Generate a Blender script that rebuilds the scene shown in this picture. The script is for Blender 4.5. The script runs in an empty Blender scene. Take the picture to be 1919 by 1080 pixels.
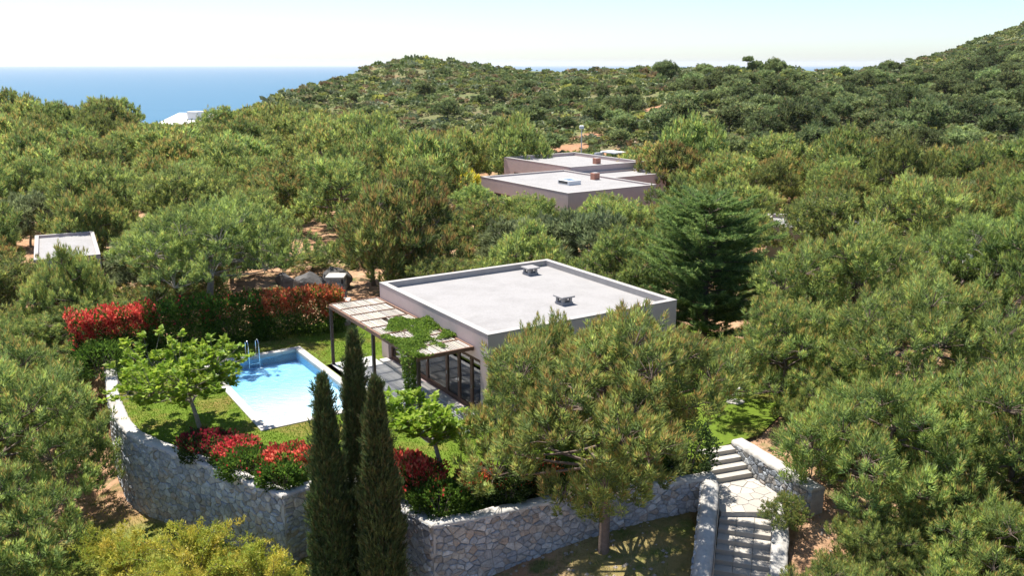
import bpy, math, random
import numpy as np
from mathutils import Vector, Matrix, geometry

# ------------------------------------------------------------------ camera, sky, sun, exposure
sc = bpy.context.scene
COL = sc.collection
cam_d = bpy.data.cameras.new('camera'); cam = bpy.data.objects.new('camera', cam_d); COL.objects.link(cam)
cam.location = (0, 0, 13.8); cam.rotation_euler = (math.radians(90 - 14.2), 0, 0)
cam_d.sensor_width = 36; cam_d.lens = 36 * 1665 / 1919; cam_d.clip_start = 0.3; cam_d.clip_end = 120000
sc.camera = cam

SUN_EL, SUN_AZ = math.radians(65), math.atan2(-0.67, 0.74)      # azimuth from +Y towards +X
world = bpy.data.worlds.new('World'); sc.world = world; world.use_nodes = True
wn = world.node_tree.nodes; wl = world.node_tree.links
sky = wn.new('ShaderNodeTexSky'); sky.sky_type = 'NISHITA'; sky.sun_disc = False
sky.sun_elevation = SUN_EL; sky.sun_rotation = SUN_AZ
sky.altitude = 1200; sky.air_density = 1.0; sky.dust_density = 1.7; sky.ozone_density = 4.8
wl.new(sky.outputs[0], wn['Background'].inputs[0]); wn['Background'].inputs[1].default_value = 0.1

sun_d = bpy.data.lights.new('sun', 'SUN'); sun = bpy.data.objects.new('sun', sun_d); COL.objects.link(sun)
sun_d.energy = 5.0; sun_d.angle = math.radians(0.6); sun_d.color = (1.0, 0.95, 0.87)
to_sun = Vector((math.sin(SUN_AZ) * math.cos(SUN_EL), math.cos(SUN_AZ) * math.cos(SUN_EL), math.sin(SUN_EL)))
sun.rotation_euler = to_sun.to_track_quat('Z', 'Y').to_euler(); sun.location = (-20, 30, 60)

sc.view_settings.view_transform = 'Standard'; sc.view_settings.look = 'None'
sc.view_settings.gamma = 1.0; sc.view_settings.use_curve_mapping = False
sc.view_settings.exposure = 1.03
sc.render.engine = 'CYCLES'
sc.cycles.max_bounces = 6; sc.cycles.diffuse_bounces = 3; sc.cycles.glossy_bounces = 3
sc.cycles.transmission_bounces = 4; sc.cycles.transparent_max_bounces = 12
sc.cycles.sample_clamp_indirect = 6.0
sc.cycles.use_denoising = True

rnd = random.Random(7)
# ------------------------------------------------------------------ helpers
def nz(v):
    return v / np.maximum(np.linalg.norm(v, axis=-1, keepdims=True), 1e-9)

class MB:
    """collects vertices, triangles/quads and vertex colours"""
    def __init__(s): s.V = []; s.F = []; s.C = []; s.n = 0
    def add(s, V, F, c=(1, 1, 1)):
        V = np.asarray(V, float).reshape(-1, 3); F = np.asarray(F, int)
        if F.ndim == 2 and F.shape[1] == 4: F = np.concatenate([F[:, [0, 1, 2]], F[:, [0, 2, 3]]])
        c = np.asarray(c, float)
        if c.ndim == 1: c = np.tile(c, (len(V), 1))
        s.V.append(V); s.F.append(F + s.n); s.C.append(c); s.n += len(V); return s
    def box(s, lo, hi, c=(1, 1, 1)):
        x0, y0, z0 = lo; x1, y1, z1 = hi
        V = [(x0, y0, z0), (x1, y0, z0), (x1, y1, z0), (x0, y1, z0), (x0, y0, z1), (x1, y0, z1), (x1, y1, z1), (x0, y1, z1)]
        return s.add(V, [(0, 3, 2, 1), (4, 5, 6, 7), (0, 1, 5, 4), (1, 2, 6, 5), (2, 3, 7, 6), (3, 0, 4, 7)], c)
    def bbox(s, lo, hi, b=0.02, c=(1, 1, 1)):
        """box with chamfered top edges and vertical edges"""
        x0, y0, z0 = lo; x1, y1, z1 = hi
        def ring(i, z):
            return [(x0 + i + b, y0 + i, z), (x1 - i - b, y0 + i, z), (x1 - i, y0 + i + b, z), (x1 - i, y1 - i - b, z),
                    (x1 - i - b, y1 - i, z), (x0 + i + b, y1 - i, z), (x0 + i, y1 - i - b, z), (x0 + i, y0 + i + b, z)]
        V = ring(0, z0) + ring(0, z1 - b) + ring(b, z1)
        F = []
        for r in range(2):
            for k in range(8): F.append((r * 8 + k, r * 8 + (k + 1) % 8, r * 8 + 8 + (k + 1) % 8, r * 8 + 8 + k))
        F = np.array(F); s.add(V, F, c)
        T = [(16, 16 + k, 17 + k) for k in range(1, 7)]
        s.F.append(np.array(T) + s.n - 24); return s
    def prism(s, poly, z0, z1, c=(1, 1, 1)):
        n = len(poly); V = [(p[0], p[1], z0) for p in poly] + [(p[0], p[1], z1) for p in poly]
        tri = geometry.tessellate_polygon([[Vector((p[0], p[1], 0)) for p in poly]])
        F = []
        for k in range(n): a, b = k, (k + 1) % n; F += [(a, b, b + n), (a, b + n, a + n)]
        area = sum(poly[k][0] * poly[(k + 1) % n][1] - poly[(k + 1) % n][0] * poly[k][1] for k in range(n))
        for t in tri:
            p = [poly[i] for i in t]
            ar = (p[1][0] - p[0][0]) * (p[2][1] - p[0][1]) - (p[2][0] - p[0][0]) * (p[1][1] - p[0][1])
            t = t if ar > 0 else t[::-1]
            F.append(tuple(i + n for i in t)); F.append(tuple(t[::-1]))
        if area < 0: F = [f[::-1] if k < 2 * n else f for k, f in enumerate(F)]
        return s.add(V, F, c)
    def tube(s, pts, rad, sides=6, c=(1, 1, 1), cap=True):
        pts = np.asarray(pts, float); n = len(pts); rad = np.broadcast_to(np.asarray(rad, float), (n,))
        d = nz(np.gradient(pts, axis=0)); ref = np.array([0.31, 0.95, 0.07]) if abs(d[:, 2]).mean() > 0.7 else np.array([0.03, 0.02, 1.0])
        a = nz(np.cross(d, ref)); b = np.cross(d, a)
        th = np.arange(sides) * 2 * math.pi / sides
        V = pts[:, None, :] + rad[:, None, None] * (np.cos(th)[None, :, None] * a[:, None, :] + np.sin(th)[None, :, None] * b[:, None, :])
        V = V.reshape(-1, 3); F = []
        for i in range(n - 1):
            for k in range(sides): F.append((i * sides + k, i * sides + (k + 1) % sides, (i + 1) * sides + (k + 1) % sides, (i + 1) * sides + k))
        F = np.array(F); F = np.concatenate([F[:, [0, 1, 2]], F[:, [0, 2, 3]]])
        if cap:
            T = [(0, k + 1, k) for k in range(1, sides - 1)] + [((n - 1) * sides, (n - 1) * sides + k, (n - 1) * sides + k + 1) for k in range(1, sides - 1)]
            F = np.concatenate([F, np.array(T)])
        return s.add(V, F, c)
    def mesh(s, name, mat=None, smooth=False):
        V = np.concatenate(s.V).astype(np.float32); F = np.concatenate(s.F).astype(np.int32); C = np.concatenate(s.C)
        me = bpy.data.meshes.new(name); n = len(V); m = len(F)
        me.vertices.add(n); me.vertices.foreach_set('co', V.ravel())
        me.loops.add(m * 3); me.loops.foreach_set('vertex_index', F.ravel())
        me.polygons.add(m); me.polygons.foreach_set('loop_start', np.arange(0, m * 3, 3, dtype=np.int32))
        try: me.polygons.foreach_set('loop_total', np.full(m, 3, dtype=np.int32))
        except Exception: pass
        at = me.color_attributes.new('Col', 'FLOAT_COLOR', 'POINT')
        at.data.foreach_set('color', np.concatenate([C, np.ones((n, 1))], axis=1).astype(np.float32).ravel())
        me.polygons.foreach_set('use_smooth', np.full(m, bool(smooth)))
        if mat: me.materials.append(mat)
        me.update(); me.validate(); return me
    def build(s, name, mat=None, parent=None, smooth=False, **kw):
        return link(name, s.mesh(name, mat, smooth), parent, **kw)

def link(name, data, parent=None, loc=None, label=None, cat=None, group=None, kind=None):
    o = bpy.data.objects.new(name, data); COL.objects.link(o)
    if parent: o.parent = parent
    if loc is not None: o.location = loc
    tag(o, label, cat, group, kind); return o
def tag(o, label=None, cat=None, group=None, kind=None):
    for k, v in (('label', label), ('category', cat), ('group', group), ('kind', kind)):
        if v: o[k] = v
    return o
def empty(name, loc=(0, 0, 0), rz=0, label=None, cat=None, group=None):
    o = link(name, None, None, loc, label, cat, group); o.empty_display_size = 0.3; o.rotation_euler = (0, 0, rz); return o

def lerp(a, b, t): return a + (b - a) * t
def sstep(a, b, x):
    t = np.clip((np.asarray(x, float) - a) / (b - a), 0, 1); return t * t * (3 - 2 * t)

# ------------------------------------------------------------------ materials
def mat(name, col=(0.5, 0.5, 0.5), rough=0.7, spec=0.3, var=0.0, vscale=2.0, bump=0.0, bscale=20.0, attr=False, col2=None, c2scale=1.0, c2lo=0.45, c2hi=0.6, metal=0.0):
    m = bpy.data.materials.new(name); m.use_nodes = True; nt = m.node_tree; N = nt.nodes; L = nt.links
    b = N['Principled BSDF']; b.inputs['Roughness'].default_value = rough; b.inputs['Specular IOR Level'].default_value = spec; b.inputs['Metallic'].default_value = metal
    tc = N.new('ShaderNodeNewGeometry')
    rgb = N.new('ShaderNodeRGB'); rgb.outputs[0].default_value = (*col, 1); out = rgb.outputs[0]
    if attr:
        a = N.new('ShaderNodeAttribute'); a.attribute_name = 'Col'
        mx = N.new('ShaderNodeMix'); mx.data_type = 'RGBA'; mx.blend_type = 'MULTIPLY'; mx.inputs[0].default_value = 1
        L.new(out, mx.inputs[6]); L.new(a.outputs['Color'], mx.inputs[7]); out = mx.outputs[2]
    if col2:
        n = N.new('ShaderNodeTexNoise'); n.inputs['Scale'].default_value = c2scale; n.inputs['Detail'].default_value = 6; n.inputs['Roughness'].default_value = 0.65
        L.new(tc.outputs['Position'], n.inputs['Vector'])
        mr = N.new('ShaderNodeMapRange'); mr.inputs[1].default_value = c2lo; mr.inputs[2].default_value = c2hi; L.new(n.outputs['Fac'], mr.inputs[0])
        mx = N.new('ShaderNodeMix'); mx.data_type = 'RGBA'; L.new(mr.outputs[0], mx.inputs[0]); L.new(out, mx.inputs[6]); mx.inputs[7].default_value = (*col2, 1); out = mx.outputs[2]
    if var:
        n = N.new('ShaderNodeTexNoise'); n.inputs['Scale'].default_value = vscale; n.inputs['Detail'].default_value = 8; n.inputs['Roughness'].default_value = 0.7
        L.new(tc.outputs['Position'], n.inputs['Vector'])
        mr = N.new('ShaderNodeMapRange'); mr.inputs[1].default_value = 0.25; mr.inputs[2].default_value = 0.75; mr.inputs[3].default_value = 1 - var; mr.inputs[4].default_value = 1 + var
        L.new(n.outputs['Fac'], mr.inputs[0])
        mx = N.new('ShaderNodeMix'); mx.data_type = 'RGBA'; mx.blend_type = 'MULTIPLY'; mx.inputs[0].default_value = 1
        L.new(out, mx.inputs[6]); L.new(mr.outputs[0], mx.inputs[7]); out = mx.outputs[2]
    L.new(out, b.inputs['Base Color'])
    if bump:
        n = N.new('ShaderNodeTexNoise'); n.inputs['Scale'].default_value = bscale; n.inputs['Detail'].default_value = 6
        L.new(tc.outputs['Position'], n.inputs['Vector'])
        bp = N.new('ShaderNodeBump'); bp.inputs['Strength'].default_value = bump; bp.inputs['Distance'].default_value = 0.03
        L.new(n.outputs['Fac'], bp.inputs['Height']); L.new(bp.outputs[0], b.inputs['Normal'])
    return m

def leaf_mat(name, trans=0.35, rough=0.55, spec=0.25, hv=0.03, vv=0.25, gain=1.0):
    """foliage: vertex colour, small per-tree shift, light passing through"""
    m = bpy.data.materials.new(name); m.use_nodes = True; nt = m.node_tree; N = nt.nodes; L = nt.links
    b = N['Principled BSDF']; b.inputs['Roughness'].default_value = rough; b.inputs['Specular IOR Level'].default_value = spec
    a = N.new('ShaderNodeAttribute'); a.attribute_name = 'Col'; oi = N.new('ShaderNodeObjectInfo')
    h = N.new('ShaderNodeHueSaturation')
    r1 = N.new('ShaderNodeMapRange'); r1.inputs[3].default_value = 0.5 - hv; r1.inputs[4].default_value = 0.5 + hv * 0.15; L.new(oi.outputs['Random'], r1.inputs[0])
    ml = N.new('ShaderNodeMath'); ml.operation = 'MULTIPLY'; ml.inputs[1].default_value = 7.31; L.new(oi.outputs['Random'], ml.inputs[0])
    fr = N.new('ShaderNodeMath'); fr.operation = 'FRACT'; L.new(ml.outputs[0], fr.inputs[0])
    r2 = N.new('ShaderNodeMapRange'); r2.inputs[3].default_value = gain * (1 - vv); r2.inputs[4].default_value = gain * (1 + vv); L.new(fr.outputs[0], r2.inputs[0])
    L.new(r1.outputs[0], h.inputs['Hue']); L.new(r2.outputs[0], h.inputs['Value']); L.new(a.outputs['Color'], h.inputs['Color'])
    L.new(h.outputs[0], b.inputs['Base Color'])
    t = N.new('ShaderNodeBsdfTranslucent'); L.new(h.outputs[0], t.inputs['Color'])
    mx = N.new('ShaderNodeMixShader'); mx.inputs[0].default_value = trans
    L.new(b.outputs[0], mx.inputs[1]); L.new(t.outputs[0], mx.inputs[2]); L.new(mx.outputs[0], N['Material Output'].inputs['Surface'])
    return m

M = {}
M['pine'] = leaf_mat('pine_needles', 0.5, vv=0.30, hv=0.022)
M['pine_near'] = leaf_mat('fresh_pine_needles', 0.5, vv=0.10, hv=0.012, gain=1.12)
M['cypress'] = leaf_mat('cypress_scales', 0.22, vv=0.1)
M['leaf'] = leaf_mat('broad_leaf', 0.5, rough=0.5, spec=0.2, vv=0.1, hv=0.01)
M['scrub'] = leaf_mat('scrub_leaf', 0.3, vv=0.0, hv=0.0)
M['grass'] = leaf_mat('grass_blade', 0.35, vv=0.0, hv=0.0)
M['bark'] = mat('pine_bark', (0.17, 0.13, 0.105), 0.9, 0.1, 0.35, 9, 0.8, 30)
M['bark_grey'] = mat('grey_bark', (0.26, 0.23, 0.19), 0.9, 0.1, 0.3, 9, 0.6, 30)
M['stucco'] = mat('pink_stucco', (0.54, 0.42, 0.385), 0.9, 0.15, 0.07, 1.6, 0.15, 60)
M['cap'] = mat('parapet_render', (0.36, 0.335, 0.315), 0.9, 0.15, 0.12, 2.5, 0.15, 50)
M['roof'] = mat('white_roof_gravel', (0.315, 0.303, 0.294), 0.95, 0.1, 0.10, 9.0, 1.0, 30, col2=(0.265, 0.254, 0.245), c2scale=0.7, c2lo=0.45, c2hi=0.75)
M['wood'] = mat('brown_timber', (0.18, 0.10, 0.066), 0.7, 0.25, 0.25, 7, 0.2, 40)
M['wood_dark'] = mat('dark_timber', (0.065, 0.045, 0.035), 0.6, 0.3, 0.25, 7)
M['reed'] = mat('bleached_reed', (0.43, 0.40, 0.36), 0.85, 0.15, 0.22, 9, attr=True)
M['deck'] = mat('pale_deck_stone', (0.42, 0.415, 0.405), 0.7, 0.3, 0.10, 3, 0.2, 30, attr=True)
M['coping'] = mat('white_coping', (0.43, 0.405, 0.37), 0.7, 0.3, 0.08, 3, 0.15, 30, attr=True)
M['stone'] = mat('rubble_stone', (1, 1, 1), 0.9, 0.2, 0.45, 9, 1.0, 22, attr=True)
M['mortar'] = mat('pale_mortar', (0.36, 0.355, 0.345), 0.95, 0.1, 0.25, 4, 0.7, 14)
M['walltop'] = mat('wall_top_render', (0.44, 0.42, 0.385), 0.95, 0.1, 0.2, 2.2, 0.7, 9, col2=(0.30, 0.28, 0.25), c2scale=1.3, c2lo=0.52, c2hi=0.68)
M['steel'] = mat('polished_steel', (0.75, 0.76, 0.78), 0.18, 0.5, metal=1.0)
M['tile'] = mat('pool_plaster', (1, 1, 1), 0.6, 0.3, 0.05, 2, attr=True)
M['white'] = mat('white_paint', (0.75, 0.74, 0.72), 0.6, 0.3, 0.08, 3)
M['terracotta'] = mat('red_brown_block', (0.42, 0.20, 0.14), 0.9, 0.1, 0.2, 5)
M['curtain'] = mat('pale_blue_curtain', (0.42, 0.50, 0.56), 0.9, 0.1, 0.1, 5)
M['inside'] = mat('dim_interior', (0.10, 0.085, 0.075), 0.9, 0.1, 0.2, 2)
M['boulder'] = mat('grey_boulder', (0.12, 0.115, 0.11), 0.95, 0.1, 0.35, 1.7, 0.9, 7)

def glass_mat():
    m = bpy.data.materials.new('window_glass'); m.use_nodes = True; N = m.node_tree.nodes; L = m.node_tree.links
    N.remove(N['Principled BSDF'])
    g = N.new('ShaderNodeBsdfGlossy'); g.inputs['Roughness'].default_value = 0.015; g.inputs['Color'].default_value = (0.95, 0.97, 1, 1)
    t = N.new('ShaderNodeBsdfTransparent'); t.inputs[0].default_value = (0.62, 0.68, 0.68, 1)
    f = N.new('ShaderNodeFresnel'); f.inputs[0].default_value = 2.1
    mx = N.new('ShaderNodeMixShader'); L.new(f.outputs[0], mx.inputs[0]); L.new(t.outputs[0], mx.inputs[1]); L.new(g.outputs[0], mx.inputs[2])
    L.new(mx.outputs[0], N['Material Output'].inputs['Surface']); return m
M['glass'] = glass_mat()

def pool_water_mat():
    m = bpy.data.materials.new('pool_water'); m.use_nodes = True; N = m.node_tree.nodes; L = m.node_tree.links
    N.remove(N['Principled BSDF'])
    geo = N.new('ShaderNodeNewGeometry')
    n = N.new('ShaderNodeTexNoise'); n.inputs['Scale'].default_value = 3.2; n.inputs['Detail'].default_value = 6; n.inputs['Distortion'].default_value = 0.8
    mp = N.new('ShaderNodeMapping'); mp.inputs['Rotation'].default_value = (0, 0, 0.3); mp.inputs['Scale'].default_value = (0.7, 1.5, 1)
    L.new(geo.outputs['Position'], mp.inputs[0]); L.new(mp.outputs[0], n.inputs['Vector'])
    bp = N.new('ShaderNodeBump'); bp.inputs['Strength'].default_value = 0.9; bp.inputs['Distance'].default_value = 0.12; L.new(n.outputs['Fac'], bp.inputs['Height'])
    g = N.new('ShaderNodeBsdfGlossy'); g.inputs['Roughness'].default_value = 0.06; L.new(bp.outputs[0], g.inputs['Normal'])
    t = N.new('ShaderNodeBsdfTransparent')
    f = N.new('ShaderNodeFresnel'); f.inputs[0].default_value = 1.33; L.new(bp.outputs[0], f.inputs['Normal'])
    fm = N.new('ShaderNodeMath'); fm.operation = 'SUBTRACT'; fm.use_clamp = True; L.new(f.outputs[0], fm.inputs[0]); L.new(geo.outputs['Backfacing'], fm.inputs[1])
    mx = N.new('ShaderNodeMixShader'); L.new(fm.outputs[0], mx.inputs[0]); L.new(t.outputs[0], mx.inputs[1]); L.new(g.outputs[0], mx.inputs[2])
    L.new(mx.outputs[0], N['Material Output'].inputs['Surface'])
    va = N.new('ShaderNodeVolumeAbsorption'); va.inputs['Color'].default_value = (0.10, 0.62, 0.93, 1); va.inputs['Density'].default_value = 0.32
    L.new(va.outputs[0], N['Material Output'].inputs['Volume']); return m
M['water'] = pool_water_mat()

def sea_mat():
    m = mat('sea_water', (0.006, 0.095, 0.165), 0.38, 0.3); N = m.node_tree.nodes; L = m.node_tree.links; b = N['Principled BSDF']
    geo = N.new('ShaderNodeNewGeometry'); bps = None
    for sc_, st, d in ((0.06, 0.35, 4.0), (0.006, 0.2, 20.0)):
        mp = N.new('ShaderNodeMapping'); mp.inputs['Scale'].default_value = (0.35, 1, 1); L.new(geo.outputs['Position'], mp.inputs[0])
        n = N.new('ShaderNodeTexNoise'); n.inputs['Scale'].default_value = sc_; n.inputs['Detail'].default_value = 8; L.new(mp.outputs[0], n.inputs['Vector'])
        bp = N.new('ShaderNodeBump'); bp.inputs['Strength'].default_value = st; bp.inputs['Distance'].default_value = d; L.new(n.outputs['Fac'], bp.inputs['Height'])
        if bps: L.new(bps.outputs[0], bp.inputs['Normal'])
        bps = bp
    L.new(bps.outputs[0], b.inputs['Normal']); return m
M['sea'] = sea_mat()

def terrain_mat():
    m = bpy.data.materials.new('dry_hillside_soil'); m.use_nodes = True; nt = m.node_tree; N = nt.nodes; L = nt.links; b = N['Principled BSDF']
    b.inputs['Roughness'].default_value = 0.95; b.inputs['Specular IOR Level'].default_value = 0.1
    geo = N.new('ShaderNodeNewGeometry')
    def noise(s, d=8, r=0.65):
        n = N.new('ShaderNodeTexNoise'); n.inputs['Scale'].default_value = s; n.inputs['Detail'].default_value = d; n.inputs['Roughness'].default_value = r
        L.new(geo.outputs['Position'], n.inputs['Vector']); return n.outputs['Fac']
    def rng(x, a, c):
        r = N.new('ShaderNodeMapRange'); r.inputs[1].default_value = a; r.inputs[2].default_value = c; L.new(x, r.inputs[0]); return r.outputs[0]
    def mixc(f, a, c):
        x = N.new('ShaderNodeMix'); x.data_type = 'RGBA'; L.new(f, x.inputs[0])
        for s, v in ((6, a), (7, c)):
            if isinstance(v, tuple): x.inputs[s].default_value = (*v, 1)
            else: L.new(v, x.inputs[s])
        return x.outputs[2]
    at = N.new('ShaderNodeAttribute'); at.attribute_name = 'Col'; sep = N.new('ShaderNodeSeparateColor'); L.new(at.outputs['Color'], sep.inputs[0])
    soil = mixc(rng(noise(0.35), 0.35, 0.65), (0.36, 0.19, 0.105), (0.44, 0.29, 0.18))
    soil = mixc(rng(noise(2.5), 0.5, 0.7), soil, (0.17, 0.105, 0.06))
    soil = mixc(rng(noise(0.8), 0.52, 0.64), soil, (0.12, 0.13, 0.045))
    hill = mixc(rng(noise(0.12), 0.42, 0.60), (0.125, 0.15, 0.05), (0.165, 0.145, 0.075))
    hill = mixc(rng(noise(0.05, 6), 0.60, 0.68), hill, (0.27, 0.16, 0.10))
    hill = mixc(rng(noise(0.9), 0.52, 0.70), hill, (0.09, 0.115, 0.04))
    scree = mixc(rng(noise(0.5), 0.4, 0.6), (0.42, 0.21, 0.12), (0.30, 0.17, 0.10))
    c = mixc(sep.outputs[0], soil, hill); c = mixc(sep.outputs[1], c, scree)
    herb = mixc(rng(noise(1.2), 0.4, 0.62), (0.10, 0.15, 0.025), (0.19, 0.19, 0.035))
    c = mixc(sep.outputs[2], c, herb)
    L.new(c, b.inputs['Base Color'])
    bp = N.new('ShaderNodeBump'); bp.inputs['Strength'].default_value = 0.9; bp.inputs['Distance'].default_value = 0.15; L.new(noise(4.0), bp.inputs['Height']); L.new(bp.outputs[0], b.inputs['Normal'])
    return m
M['terrain'] = terrain_mat()
M['lawn'] = mat('lawn_soil', (0.10, 0.15, 0.016), 0.9, 0.1, 0.25, 5, 0.6, 40, col2=(0.19, 0.135, 0.04), c2scale=0.35, c2lo=0.50, c2hi=0.66)

# ------------------------------------------------------------------ terrain
RPX = np.array([-400, 0, 300, 430, 560, 640, 700, 780, 860, 950, 1050, 1150, 1280, 1400, 1520, 1640, 1700, 1760, 1850, 1919, 2050, 2300])
RS = (RPX - 960) / 1665 * 0.97
RD = np.array([180, 180, 190, 205, 240, 270, 290, 300, 300, 300, 290, 280, 250, 240, 240, 270, 330, 370, 420, 450, 470, 500.])
RZ = np.array([-14, -10, -3, 2.5, 6.6, 9.4, 13.0, 15.6, 14.2, 12.6, 11.4, 10.9, 11.8, 12.0, 11.8, 12.0, 13.6, 16.4, 25.0, 34.0, 42, 55.])
D1 = np.array([172, 172, 165, 152, 142, 136, 130, 124, 122, 120, 112, 106, 103, 100, 100, 100, 100, 100, 100, 100, 100, 100.])
_tx = np.linspace(-6, 6, 64); rs_ = np.random.RandomState(3)
def wob(x, y, f, seed):
    r = np.random.RandomState(seed); o = 0
    for k in range(5):
        a, b, p = r.uniform(-1, 1), r.uniform(-1, 1), r.uniform(0, 6.28); o = o + np.sin((a * x + b * y) * f * (1 + 0.6 * k) + p) / (1 + 0.5 * k)
    return o / 2.2
def gz(x, y):
    """ground height"""
    x = np.asarray(x, float); y = np.asarray(y, float)
    # lower ground outside the garden wall
    zf = -1.0 - 0.1 * np.clip(6 - x, 0, 23) - 0.16 * np.clip(27 - y, 0, 40)
    zr = -0.25 - 0.26 * np.clip(28.5 - y, 0, 40)
    low = lerp(zf, zr, sstep(8.6, 10.2, x))
    y0 = 27.3 + 0.62 * np.clip(-8 - x, 0, 40); y1 = y0 + 5 + 0.5 * np.clip(-8 - x, 0, 20)
    z = lerp(low, -0.06, sstep(y0, y1, y))
    # pool pit
    lx = (x + 6.3) * 0.538 - (y - 41) * 0.843; ly = (x + 6.3) * 0.843 + (y - 41) * 0.538
    pit = (lx > -4.1) & (lx < 6.3) & (ly > -8.2) & (ly < -2.4)
    z = np.where(pit, np.minimum(z, -2.6), z)
    st = (x > 6.1) & (x < 8.75) & (y < 27.4)
    z = np.where(st, np.minimum(z, -1.1 - 0.46 * np.clip(26.9 - y, 0, 30)), z)
    # plateau swell, dip, hill, fall to the sea
    s = x / np.maximum(y, 20.0)
    rd, rz, d1 = np.interp(s, RS, RD), np.interp(s, RS, RZ), np.interp(s, RS, D1)
    z = z + 0.35 * wob(x, y, 0.11, 5) * sstep(50, 70, y)
    dip = np.interp(s, RS, np.linspace(-7, -4, len(RS)))
    h1 = lerp(0, dip, sstep(0, 1, (y - d1) / 26)); t = np.clip((y - d1 - 18) / np.maximum(rd - d1 - 18, 5), 0, 1)
    h1 = np.where(t > 0, lerp(h1, rz, t ** 0.92), h1)
    t2 = np.maximum(y - rd, 0); h1 = h1 - 45 * sstep(0, 260, t2) - 110 * sstep(100, 900, t2)
    h1 = h1 + (1.1 * wob(x, y, 0.045, 9) + 0.5 * wob(x, y, 0.16, 4)) * sstep(d1 + 15, d1 + 60, y) * (1 - sstep(rd, rd + 30, y) * 0.5)
    z = np.where(y > d1, z + h1, z)
    return z
def gzf(x, y): return float(gz(x, y))

def make_terrain():
    az = np.radians(np.concatenate([np.linspace(-178, -52, 26), np.linspace(-50, 50, 300), np.linspace(52, 178, 26)]))
    D = np.concatenate([np.arange(1.0, 62, 0.42), 62 * 1.0125 ** np.arange(1, 158), 440 * 1.06 ** np.arange(1, 30)])
    A, R = np.meshgrid(az, D); X = np.sin(A) * R; Y = np.cos(A) * R
    Z = gz(X, Y)
    s = X / np.maximum(Y, 20); d1 = np.interp(s, RS, D1)
    hill = sstep(d1 + 4, d1 + 22, Y)
    scree = np.zeros_like(X)
    for px, py_, r, e in SCREE:
        d = np.hypot((X - px) / e, Y - py_) + 1.2 * wob(X, Y, 0.5, 3); scree = np.maximum(scree, 1 - sstep(r * 0.6, r, d))
    herb = (1 - sstep(4.5, 8, np.hypot((X + 11.5) / 1.5, Y - 24.5))) * 1.0
    herb = np.maximum(herb, 0.55 * (1 - sstep(2, 4, np.hypot(X - 4.5, Y - 25.3))))
    C = np.stack([hill, scree, herb], -1).reshape(-1, 3)
    nr, na = X.shape; i = np.arange(nr - 1)[:, None] * na + np.arange(na - 1)[None, :]
    F = np.stack([i, i + na, i + na + 1, i + 1], -1).reshape(-1, 4)[:, ::-1]
    mb = MB(); mb.add(np.stack([X, Y, Z], -1).reshape(-1, 3), F, C)
    mb.build('terrain', M['terrain'], None, True, kind='structure')
SCREE = [(9.0, 168, 4, 1.8), (19.5, 158, 4.5, 1.1), (14.5, 175, 3.5, 1.5), (38, 133, 4, 2.2), (68, 140, 4, 2.2), (30, 190, 4, 1.6)]
make_terrain()
mb = MB(); n = 72; th = np.linspace(0, 2 * math.pi, n, endpoint=False)
for r0, r1 in ((0.0, 1500), (1500, 8000), (8000, 42000)):
    pass
ring = [np.stack([np.cos(th) * r, np.sin(th) * r, np.full(n, -104.0)], -1) for r in (5, 600, 2500, 9000, 42000)]
V = np.concatenate(ring); F = [(k * n + i, k * n + (i + 1) % n, (k + 1) * n + (i + 1) % n, (k + 1) * n + i) for k in range(4) for i in range(n)]
mb.add(V, np.array(F)[:, ::-1]); mb.build('sea', M['sea'], None, True, kind='structure')

# ------------------------------------------------------------------ garden: lawn, frames
WX, WY, RZ0 = -6.3, 41.0, math.atan2(-0.843, 0.538)
U = np.array([0.538, -0.843]); W_ = np.array([0.843, 0.538])
def loc(lx, ly): return (WX + U[0] * lx + W_[0] * ly, WY + U[1] * lx + W_[1] * ly)
WALL = [(-19.6, 40.6), (-18.45, 38.2), (-16.7, 34.6), (-14.75, 31.6), (-12.4, 29.75), (-10.4, 28.45), (-8.8, 27.25), (-7.45, 26.35)]
WALL2 = [(-7.45, 26.35), (-6.75, 26.95), (-5.7, 27.35), (-4.9, 26.85), (-4.05, 26.1), (-2.4, 24.45)]
WALL3 = [(-2.4, 24.45), (-1.0, 24.95), (0.7, 25.75), (2.45, 26.45), (4.25, 27.0), (6.1, 27.45), (6.95, 27.75)]
def smooth_path(P, step=0.12):
    P = [np.array(p, float) for p in P]; out = []
    Q = [2 * P[0] - P[1]] + P + [2 * P[-1] - P[-2]]
    for k in range(1, len(Q) - 2):
        p0, p1, p2, p3 = Q[k - 1:k + 3]; n = max(2, int(np.linalg.norm(p2 - p1) / step))
        for i in range(n):
            t = i / n; out.append(0.5 * (2 * p1 + (p2 - p0) * t + (2 * p0 - 5 * p1 + 4 * p2 - p3) * t * t + (3 * p1 - p0 - 3 * p2 + p3) * t ** 3))
    out.append(P[-1]); return np.array(out)
def inset(P, d):
    t = nz(np.gradient(P, axis=0)); nrm = np.stack([-t[:, 1], t[:, 0]], -1); return P + nrm * d
P1, P2, P3 = smooth_path(WALL), smooth_path(WALL2), smooth_path(WALL3)
POOL = dict(x0=-3.6, x1=5.85, y0=-7.75, y1=-2.85)
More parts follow.
